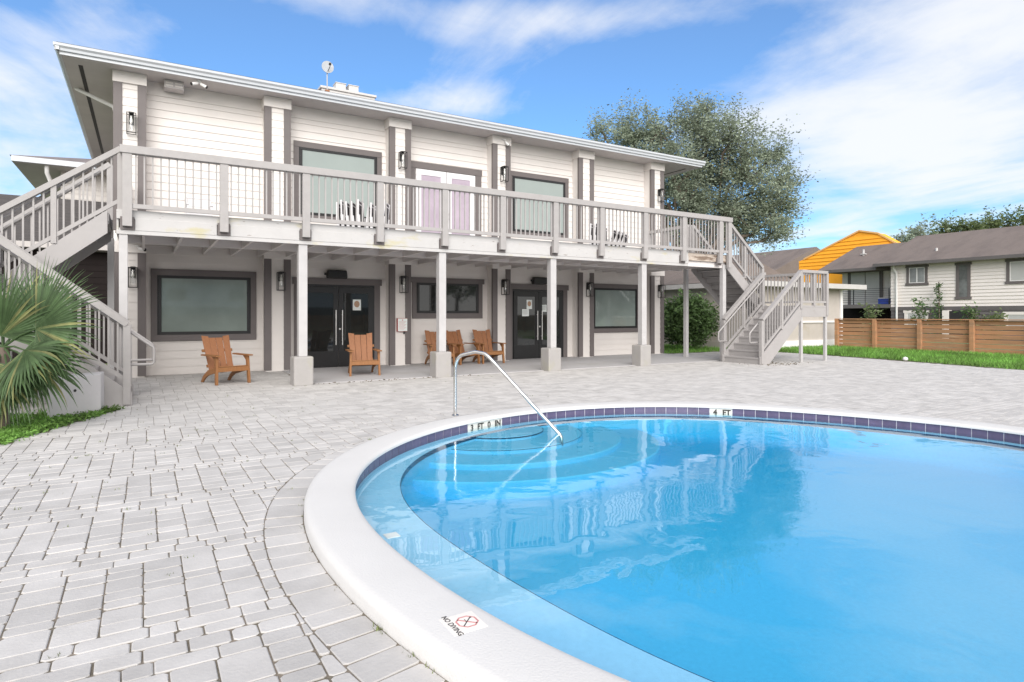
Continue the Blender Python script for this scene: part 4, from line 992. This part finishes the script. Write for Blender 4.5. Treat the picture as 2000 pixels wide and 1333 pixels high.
for y_ in (21.85, 24.2, 25.6): mb.box(41.93, 41.98, y_-.025, y_+.025, 2.08, 3.15)
for zz in np.linspace(2.25, 3.14, 8): mb.box(41.945, 41.965, 21.8, 25.65, zz-.012, zz+.012)
mb.build('railing', blackm, bc)
co = thing('cooler', 'blue cooler with white lid on the small house balcony', 'cooler', (42.3, 22.15, 2.09))
mb = MB(); mb.box(42.05, 42.5, 21.95, 22.62, 2.09, 2.46); mb.build('body', bluem, co, bevel=.03)
mb = MB(); mb.box(42.04, 42.51, 21.94, 22.63, 2.465, 2.53); mb.build('lid', whitetrim, co, bevel=.02)
mb = MB(); mb.tube([(41.7, 21.45, 4.55), (41.75, 21.45, 4.35), (41.88, 21.35, 4.1), (41.9, 21.35, 1.0)], .06, 8); mb.build('downspout', whitetrim, hs_, smooth=40)

og = thing('orange_roof_wall', 'bright orange sided end wall rising above the house roofs', 'building', (50, 28, 0))
P = [(32.4, 3.5), (32.4, 5.95), (31.9, 6.08), (27.2, 7.95), (25.8, 7.6), (24.0, 6.4), (24.0, 3.5)]
mb = MB(); mb.prism(P, 'x', 48, 49); mb.build('wall', orange, og)
mb = MB()
for k in range(10):
    z_ = 4.9+k*.29
    yl = lambda z: 32.35 if z < 5.95 else 31.85-(z-6.08)/(7.95-6.08)*4.7
    yr = lambda z: 25.0+max(0, z-6.9)*1.15
    if z_+.26 > 7.6: break
    mb.hexa([(47.93, yr(z_), z_), (48.0, yr(z_), z_), (48.0, yl(z_), z_), (47.93, yl(z_), z_), (47.985, yr(z_+.26), z_+.27), (48.0, yr(z_+.26), z_+.27), (48.0, yl(z_+.27), z_+.27), (47.985, yl(z_+.27), z_+.27)])
mb.build('siding_laps', orange, og)
mb = MB()
for a, b in zip(P[2:5], P[3:6]): mb.beam((47.95, a[0], a[1]), (47.95, b[0], b[1]), .12, .12)
mb.build('rake_trim', mat('pale_orange_trim', (.80, .46, .16), .6), og)
br = thing('brown_roof_house', 'brown shingled gable roof between the oak tree and the orange wall', 'house', (57, 50, 0))
mb = MB(); mb.prism([(49.9, 5.0), (49.9, 5.2), (57.2, 8.12), (64.5, 5.2), (64.5, 5.0)], 'y', 36.7, 66); mb.build('roof', shingle_b, br)
mb = MB(); mb.prism([(50.7, 0), (50.7, 5.15), (57.2, 7.75), (63.7, 5.15), (63.7, 0)], 'y', 37.2, 65); mb.build('wall', mat('brown_grey_siding', (.14, .115, .11), .75, .1, 2), br)

# ------------------------------------------------------------------ wooden fence
fn = thing('wooden_fence', 'horizontal board cedar fence between the lawn and the house', 'fence', (25, 10, 0))
FY = [15.08, 13.53, 11.88, 10.18, 8.45, 6.7, 4.9, 3.1]
for y_ in FY:
    mb = MB(); mb.box(24.86, 24.99, y_-.07, y_+.07, -.1, 1.20); mb.build('post', woodf, fn, bevel=.008)
for a, b in zip(FY[:-1], FY[1:]):
    mb = MB()
    for k in range(7):
        z_ = .06+k*.163; dd = random.uniform(-.006, .006); mb.box(25.0, 25.025, b-.05, a+.05 if a < 15 else a, z_+dd, z_+.143+dd)
    mb.build('board_panel', woodf, fn)
mb = MB(); mb.box(24.88, 25.06, FY[-1], FY[0]+.08, 1.202, 1.235); mb.build('cap_rail', woodf, fn, bevel=.004)

# ------------------------------------------------------------------ plants
def leaves_mesh(name, pts, size, material, parent, flat=.5, aspect=.45, bend=.25):
    """many small folded leaves at pts (n,3)"""
    n = len(pts); pts = np.asarray(pts)
    d = rng.normal(size=(n, 3)); d[:, 2] = d[:, 2]*flat+.1; d /= np.linalg.norm(d, axis=1)[:, None]
    s_ = rng.normal(size=(n, 3)); s_ -= d*(s_*d).sum(1)[:, None]; s_ /= np.linalg.norm(s_, axis=1)[:, None]
    nn = np.cross(d, s_); sz = size*rng.uniform(.6, 1.3, n)[:, None]
    a = pts; b = pts+d*sz*.5+s_*sz*aspect*.5+nn*sz*bend*.3; c = pts+d*sz; e = pts+d*sz*.5-s_*sz*aspect*.5+nn*sz*bend*.3
    v = np.stack([a, b, c, e], 1).reshape(-1, 3)
    off = np.zeros(3); q = parent
    while q is not None: off += np.array(q.location); q = q.parent
    v -= off
    f = np.arange(4*n).reshape(n, 4)
    me = bpy.data.meshes.new(name); me.vertices.add(4*n); me.vertices.foreach_set('co', v.ravel())
    me.loops.add(4*n); me.loops.foreach_set('vertex_index', f.ravel()); me.polygons.add(n); me.polygons.foreach_set('loop_start', np.arange(0, 4*n, 4)); me.polygons.foreach_set('loop_total', np.full(n, 4))
    me.materials.append(material); me.update(calc_edges=True); me.validate()
    o = bpy.data.objects.new(name, me); COL.objects.link(o); o.parent = parent; return o
def limb(mb, p, q, r0, r1, wob=.08, n=6):
    p, q = Vector(p), Vector(q); L_ = (q-p).length; pts = []; rs = []
    for k in range(n+1):
        t = k/n; w_ = Vector((random.gauss(0, 1), random.gauss(0, 1), random.gauss(0, 1)))*wob*L_*.15*math.sin(math.pi*t)
        pts.append(p.lerp(q, t)+w_+Vector((0, 0, .06*L_*math.sin(math.pi*t)))); rs.append(r0+(r1-r0)*t)
    mb.tube(pts, rs, 7, cap=False); return pts
def tree(name, label, cat, base, lobes, leaf, size, per, material, trunk_r=.28, fork=.35, group=None, clump=.55, inner=1.0):
    t = thing(name, label, cat, base, 0, group)
    mb = MB(); base = Vector(base); top = max(l[2] for l in lobes); cx = sum(l[0] for l in lobes)/len(lobes); cy = sum(l[1] for l in lobes)/len(lobes)
    fz = base.z+(min(l[2] for l in lobes)-base.z)*fork+.8
    fk = Vector((base.x*.7+cx*.3, base.y*.7+cy*.3, fz)); limb(mb, base-Vector((0, 0, .1)), fk, trunk_r, trunk_r*.75)
    P = []
    for (x, y_, z, r) in lobes:
        c = Vector((x, y_, z)); pts = limb(mb, fk+Vector((random.gauss(0, .1), random.gauss(0, .1), 0)), c, trunk_r*.38, .05, .5)
        nc = max(6, int(per*r*r))
        for k in range(nc):
            d = Vector((random.gauss(0, 1), random.gauss(0, 1), random.gauss(0, .85))).normalized()
            rad = r*(random.random()**.45)*random.uniform(.75, 1.18); cc = c+d*rad
            if random.random() < .45: mb.tube([c.lerp(cc, .15), c.lerp(cc, .6)+Vector((0, 0, .05)), cc], [.03, .018, .008], 4, cap=False)
            m_ = int(leaf*random.uniform(.5, 1.4)); st_ = clump*random.uniform(.5, 1.2)
            g = np.clip(rng.normal(size=(m_, 3)), -1.5, 1.5)*st_*np.array([.5, .5, .38]); ax = (np.array(d)+np.array([0, 0, .5]))*np.clip(rng.normal(size=(m_, 1)), -1.6, 1.6)*st_*.55
            P.append(np.array(cc)+g+ax)
    mb.build('trunk', barkm, t, smooth=60)
    leaves_mesh('crown', np.vstack(P), size, material, t)
    return t
CA, SA = math.cos(R(30.95)), math.sin(R(30.95))
def ray(px, py, d):
    u = (px-1000)/1200; return (d*(SA+u*CA), d*(CA-u*SA), 1.4+d*(615-py)/1200)
ob_ = [(1225, 268, 62, 35), (1290, 262, 60, 34), (1365, 245, 52, 34), (1372, 222, 26, 34), (1430, 275, 60, 33), (1300, 320, 70, 33), (1375, 320, 75, 35), (1450, 345, 75, 33.5), (1515, 300, 42, 34), (1525, 350, 40, 34.5),
       (1500, 410, 62, 34), (1420, 410, 70, 34), (1345, 400, 65, 34), (1505, 458, 36, 33), (1340, 455, 45, 35), (1400, 465, 40, 36), (1175, 255, 24, 35), (1320, 370, 70, 36), (1535, 405, 26, 34), (1455, 440, 45, 34.5)]
lobes = [(*ray(x, y_, d), r*d/1200) for x, y_, r, d in ob_]
bt = ray(1322, 560, 34.5)
tree('oak_tree', 'large grey green oak with ragged crown rising behind the right end of the clubhouse', 'tree', (bt[0], bt[1], 0), lobes, 100, .15, 20, leafm, .36, .4, clump=.62)
def shrub(label, base, r, h, n, size, material, name='bush'):
    t = thing(name, label, 'bush', base); mb = MB(); P = []
    for k in range(14):
        a = random.random()*6.28; e = (base[0]+r*.6*math.cos(a)*random.random(), base[1]+r*.6*math.sin(a)*random.random(), base[2]+h*random.uniform(.4, .85)); limb(mb, base, e, .035, .008, .5, 4)
    mb.build('stems', barkm, t)
    for k in range(n):
        d = rng.normal(size=3); d /= np.linalg.norm(d); rad = rng.random()**.35*rng.uniform(.8, 1.1)
        c = np.array([base[0]+d[0]*r*rad, base[1]+d[1]*r*rad, base[2]+h*.54+d[2]*h*.47*rad])
        P.append(c+rng.normal(size=(26, 3))*.10)
    leaves_mesh('foliage', np.vstack(P), size, material, t, flat=.6); return t
shrub('round glossy dark green bush beside the right staircase', (18.3, 17.2, 0), 1.12, 2.15, 420, .15, leafb)
shrub('dark green bush behind the corner of the clubhouse', (17.4, 19.3, 0), .75, 2.2, 150, .14, leafb)
far = [(1795, 462, 34, 70), (1762, 468, 20, 70), (1848, 446, 30, 74), (1888, 450, 36, 72), (1935, 440, 34, 76), (1975, 438, 40, 75), (2030, 440, 40, 75)]
for (x, y_, r, d), lb in zip(far, ('ragged dark tree just right of the orange wall', 'small dark tree top next to the orange wall', 'narrow dark tree top above the middle of the house roof', 'dark bushy tree top above the house roof', 'pale green tree top above the house roof', 'broad pale green tree at the right edge of the photo', 'tree cut off by the right edge of the photo')):
    c = ray(x, y_+8, d); rr = r*d/1200*.85
    tree('distant_tree', lb, 'tree', (c[0], c[1], 0), [(c[0], c[1], c[2], rr), (c[0]+rr*.6, c[1]-rr*.7, c[2]-rr*.3, rr*.7), (c[0]-rr*.4, c[1]+rr*.7, c[2]-rr*.2, rr*.7), (c[0], c[1], c[2]+rr*.5, rr*.6)], 40, .38, 7, leafl if x > 1830 else leafm, .3, .6, 'trees beyond the house', .8)
# vine on the house and plants behind the fence
vn = thing('climbing_vine', 'tall green vine climbing the house wall above the fence', 'plant', (41.4, 18.75, -.5))
P = []
for k in range(60):
    z_ = -.4+k*.062; P.append(np.array([41.55, 18.75+.08*math.sin(k*.5), z_])+rng.normal(size=(9, 3))*np.array([.08, .14, .07])*(1.1-k/75))
leaves_mesh('foliage', np.vstack(P), .16, leafb, vn)
mb = MB(); mb.tube([(41.6, 18.75, -.5), (41.55, 18.7, 1.5), (41.6, 18.75, 3.4)], .03, 6); mb.build('stem', barkm, vn)
def tall_plant(label, px, d, ztop, n, material, spread):
    x, y_, _ = ray(px, 600, d); t = thing('garden_plant', label, 'plant', (x, y_, -.4), group='garden plants behind the fence'); mb = MB(); P = []
    for k in range(n):
        a = random.random()*6.28; e = Vector((x+spread*math.cos(a)*random.random(), y_+spread*math.sin(a)*random.random(), ztop*random.uniform(.75, 1.05)))
        pts = limb(mb, (x, y_, -.4), e, .02, .006, .6, 6)
        for p in pts[2:]: P.append(np.array(p)+rng.normal(size=(12, 3))*.12)
    mb.build('stems', barkm, t); leaves_mesh('foliage', np.vstack(P), .2, material, t)
tall_plant('arching thin plant above the fence below the small house window', 1795, 33, 2.1, 6, leafb, .8)
tall_plant('dark leafy plant above the fence by the dark entry', 1893, 32, 1.75, 6, leafb, .5)
tall_plant('light green bushy plant above the fence right of the dark entry', 1930, 31, 1.35, 9, leafl, .9)
tall_plant('spindly plant above the fence below the small balcony', 1702, 32, 1.75, 6, leafl, .6)

# fan palm
pm = thing('fan_palm', 'green fan palm with long drooping blades in front of the left stairs', 'palm', (-1.50, 9.62, 0))
mb = MB(); hub = Vector((-1.47, 9.62, 1.0)); mb.tube([(-1.50, 9.62, -.05), (-1.50, 9.62, .5), hub], [.10, .095, .07], 12); mb.build('trunk', barkm, pm, smooth=60)
def fan(hubp, dirv, upv, L_, nb, spread, droop, mtl, pet):
    d = Vector(dirv).normalized(); c = hubp+d*pet; u = Vector(upv); u -= d*u.dot(d); u.normalize(); sdv = d.cross(u)
    mb = MB(); mb.tube([hubp, hubp.lerp(c, .5)+Vector((0, 0, .03)), c], [.016, .012, .008], 6); lf = mb.build('leaf_stalk', leafp, pm)
    mb = MB()
    for k in range(nb):
        t = (k/(nb-1)-.5)*2; a = t*spread; bd = (d*math.cos(a)+sdv*math.sin(a)).normalized(); side = bd.cross(u).normalized()
        l = L_*(1-.22*abs(t)**2)*random.uniform(.88, 1.08); w_ = .019; ns = 7; vs = []; fs = []; dr = droop*random.uniform(.6, 1.5); p = Vector(c); dv = Vector(bd)
        for s_ in range(ns+1):
            q = s_/ns; ww = w_*(.35+1.3*q if q < .5 else 2.0*(1-q)+.02)
            vs += [p-side*ww+u*ww*.35, Vector(p), p+side*ww+u*ww*.35]
            dv = (dv+Vector((0, 0, -1))*dr*q*q*.42).normalized(); p = p+dv*(l/ns)
        for s_ in range(ns):
            i0 = s_*3; fs += [(i0, i0+1, i0+4, i0+3), (i0+1, i0+2, i0+5, i0+4)]
        mb.mi = 1 if random.random() < .12 else 0
        mb.add(vs, fs)
    mb.build('fan_leaf', [mtl, leafdry], lf)
R_, F_ = Vector((CA, -SA, 0)), Vector((SA, CA, 0)); U_ = Vector((0, 0, 1))
FANS = [((.75, -.15, .36), (0, -1, .25), 1.02, 56, 1.9, .35, .54), ((.05, -.2, .9), (0, -1, .3), .90, 46, 1.8, .35, .15), ((-.6, -.2, .4), (0, -1, .3), .95, 44, 1.8, .5, .40), ((.55, -.4, -.30), (.1, -.9, .4), .78, 40, 1.6, .9, .36),
        ((-.1, -.5, -.45), (0, -.9, .4), .80, 38, 1.6, 1.0, .32), ((.25, .5, .65), (0, -.9, .3), .95, 40, 1.7, .4, .35), ((-.6, -.4, -.3), (0, -.9, .4), .85, 36, 1.6, 1.1, .40), ((.15, -.5, -.85), (.2, -.9, .3), .70, 32, 1.3, 1.2, .38),
        ((.8, -.35, -.05), (.1, -.8, .6), .80, 40, 1.7, .75, .45), ((-.35, -.6, -.8), (0, -.9, .3), .75, 32, 1.4, 1.2, .40), ((-.2, .3, .8), (0, -.8, .4), .9, 36, 1.7, .5, .3), ((.35, -.25, -.75), (.1, -.95, .2), .80, 36, 1.3, 1.3, .30), ((-.1, -.7, -.6), (0, -.9, .4), .75, 34, 1.5, 1.3, .25), ((.6, .1, -.35), (.1, -.9, .4), .8, 34, 1.5, 1.0, .35), ((-.5, .1, -.7), (0, -.95, .2), .8, 34, 1.5, 1.2, .3)]
for (a, b, c), (ua, ub_, uc), L_, nb_, sp, dr, pet in FANS:
    fan(hub, R_*a+F_*b+U_*c, R_*ua+F_*ub_+U_*uc, L_*.95, nb_, sp, dr, leafp, pet)

# ------------------------------------------------------------------ lawns
def lawn(name, poly, z, n, h, label_kind='stuff', material=grassm, lean=.35):
    mb = MB(); mb.add([(x, y_, z) for x, y_ in poly], [tuple(range(len(poly)))]); s0 = mb.build(name+'_turf', soil); tag(s0, kind='structure')
    xs_ = [p[0] for p in poly]; ys_ = [p[1] for p in poly]
    def inside(x, y_):
        c = False; j = len(poly)-1
        for i in range(len(poly)):
            if (poly[i][1] > y_) != (poly[j][1] > y_) and x < (poly[j][0]-poly[i][0])*(y_-poly[i][1])/(poly[j][1]-poly[i][1])+poly[i][0]: c = not c
            j = i
        return c
    V = []; F = []
    while len(F) < n:
        x, y_ = random.uniform(min(xs_)-.05, max(xs_)+.05), random.uniform(min(ys_), max(ys_))
        if not inside(x+random.gauss(0, .05), y_+random.gauss(0, .05)): continue
        a = random.random()*6.28; hh = h*random.uniform(.4, 1.3); w_ = .006+h*.05; dx_, dy_ = math.cos(a)*w_, math.sin(a)*w_; lx, ly = random.gauss(0, lean)*hh, random.gauss(0, lean)*hh
        k = len(V); V += [(x-dx_, y_-dy_, z-.01), (x+dx_, y_+dy_, z-.01), (x+lx*.5+dx_*.6, y_+ly*.5+dy_*.6, z+hh*.6), (x+lx, y_+ly, z+hh), (x+lx*.5-dx_*.6, y_+ly*.5-dy_*.6, z+hh*.6)]; F.append((k, k+1, k+2, k+3, k+4))
    me = bpy.data.meshes.new(name); me.from_pydata(V, [], F); me.materials.append(material); me.update(); o = bpy.data.objects.new(name, me); COL.objects.link(o); tag(o, kind='stuff')
lawn('grass', [(19.0, 2.0), (19.05, 7), (19.9, 10.4), (20.15, 12), (20.3, 13.4), (20.3, 15.6), (24.9, 15.6), (24.9, 2.0)], .005, 26000, .13)
lawn('grass', [(15.95, 15.9), (20.3, 15.9), (20.3, 24), (15.95, 24)], .004, 7000, .11)
lawn('grass', [(-.28, 10.85), (-.33, 10.7), (-.86, 9.55), (-1.33, 8.54), (-2.4, 6.2), (-6, 6.2), (-6, 10.85)], .006, 9000, .075, lean=.8)
P = []
for k in range(300):
    y_ = random.uniform(8.0, 10.8); x = bed_edge_x(y_)-abs(random.gauss(0, .3)); P.append(np.array([x, y_, .02])+rng.normal(size=(16, 3))*np.array([.06, .06, .018]))
wt = thing('ground_cover', None, None, (0, 0, 0)); 
bpy.data.objects.remove(wt)
lv = leaves_mesh('ground_cover', np.vstack(P), .05, grassm, None, flat=.5); tag(lv, kind='stuff')
mb = MB(); mb.lathe([(0, 0), (.05, .01), (.075, .05), (.06, .1), (0, .125)], 12, (19.62, 9.75, .01)); tag(mb.build('pale_stone', stonem, smooth=60), 'small rounded white stone at the edge of the lawn', 'stone')

V = []; F = []
for k in range(150):
    while True:
        x, y_ = random.uniform(-2, 7), random.uniform(2, 12.5)
        if paver_ok(x, y_) and math.hypot(x-PC[0], y_-PC[1]) > pool_r(math.atan2(y_-PC[1], x-PC[0]))+.37: break
    if k < 26:
        t = random.uniform(2.2, 3.6); r_ = pool_r(t)+.372; x, y_ = PC[0]+r_*math.cos(t), PC[1]+r_*math.sin(t)
    for b_ in range(random.choice((3, 4, 7, 12))):
        a = random.random()*6.28; h = random.uniform(.006, .022); px, py = x+random.gauss(0, .012), y_+random.gauss(0, .012); c_, s_ = math.cos(a)*.003, math.sin(a)*.003; l = random.uniform(.4, 1.2)*h; i0 = len(V)
        V += [(px-c_, py-s_, -.004), (px+c_, py+s_, -.004), (px+l*math.sin(a), py-l*math.cos(a), h)]; F.append((i0, i0+1, i0+2))
me = bpy.data.meshes.new('weeds'); me.from_pydata(V, [], F); me.materials.append(mat('weed', (.16, .19, .07), .7, .3, 9, island=.4)); me.update(); o = bpy.data.objects.new('weeds', me); COL.objects.link(o); tag(o, kind='stuff')
lp = np.stack([rng.normal(15.35, .45, 140), rng.normal(11.05, .28, 140), np.full(140, .006)], 1)
lp = np.vstack([lp, np.stack([rng.uniform(2.9, 6.5, 90), 12.62+rng.normal(0, .06, 90), np.full(90, .005)], 1)])
tag(leaves_mesh('leaf_litter', lp, .05, mat('dead_leaf', (.13, .10, .06), .8, .3, 8, island=.5), None, flat=.12, bend=.1), kind='stuff')

# ------------------------------------------------------------------ what the glass reflects: the far side of the pool court
fb = thing('wooden_fence', 'long board fence across the court behind the viewer', 'fence', (5, -12, 0))
mb = MB()
for k in range(8): mb.box(-20, 35, -12.0, -11.97, .05+k*.165, .05+k*.165+.145)
mb.build('board_panel', woodf, fb)
mb = MB()
for x in range(-20, 36, 2): mb.box(x-.06, x+.06, -11.97, -11.86, -.1, 1.42)
mb.build('posts', woodf, fb)
hb = thing('apartment_house', 'pale house with brown roof across the court behind the viewer', 'house', (5, -48, 0))
mb = MB(); mb.box(-12, 26, -54, -46, -.1, 5.2); mb.build('wall', housesid, hb)
mb = MB(); mb.box(-12.02, 26.02, -54.02, -45.97, -.1, 2.3); mb.build('lower_wall', greysid, hb)
mb = MB(); mb.prism([(-54.6, 5.1), (-50, 7.2), (-45.4, 5.1)], 'x', -12.6, 26.6); mb.build('roof', shingle_b, hb)
for k in range(6):
    mb = MB(); mb.box(-10+k*6.2, -8.2+k*6.2, -45.99, -45.95, 3.0, 4.4); mb.build('window', darkglass, hb)
for x, lb in ((-24, 'unseen tree added for reflections, left of the house behind the viewer'), (38, 'unseen tree added for reflections, right of the house behind the viewer')):
    tree('reflection_tree', lb, 'tree', (x, -46, 0), [(x, -46, 6.5, 3), (x+2, -45, 5.2, 2.4), (x-2, -46, 5.4, 2.4), (x, -44, 7.5, 2)], 30, .4, 4, leafm, .3, .5, 'trees behind the viewer', .9)  # unseen trees, added to give the window glass dark reflections
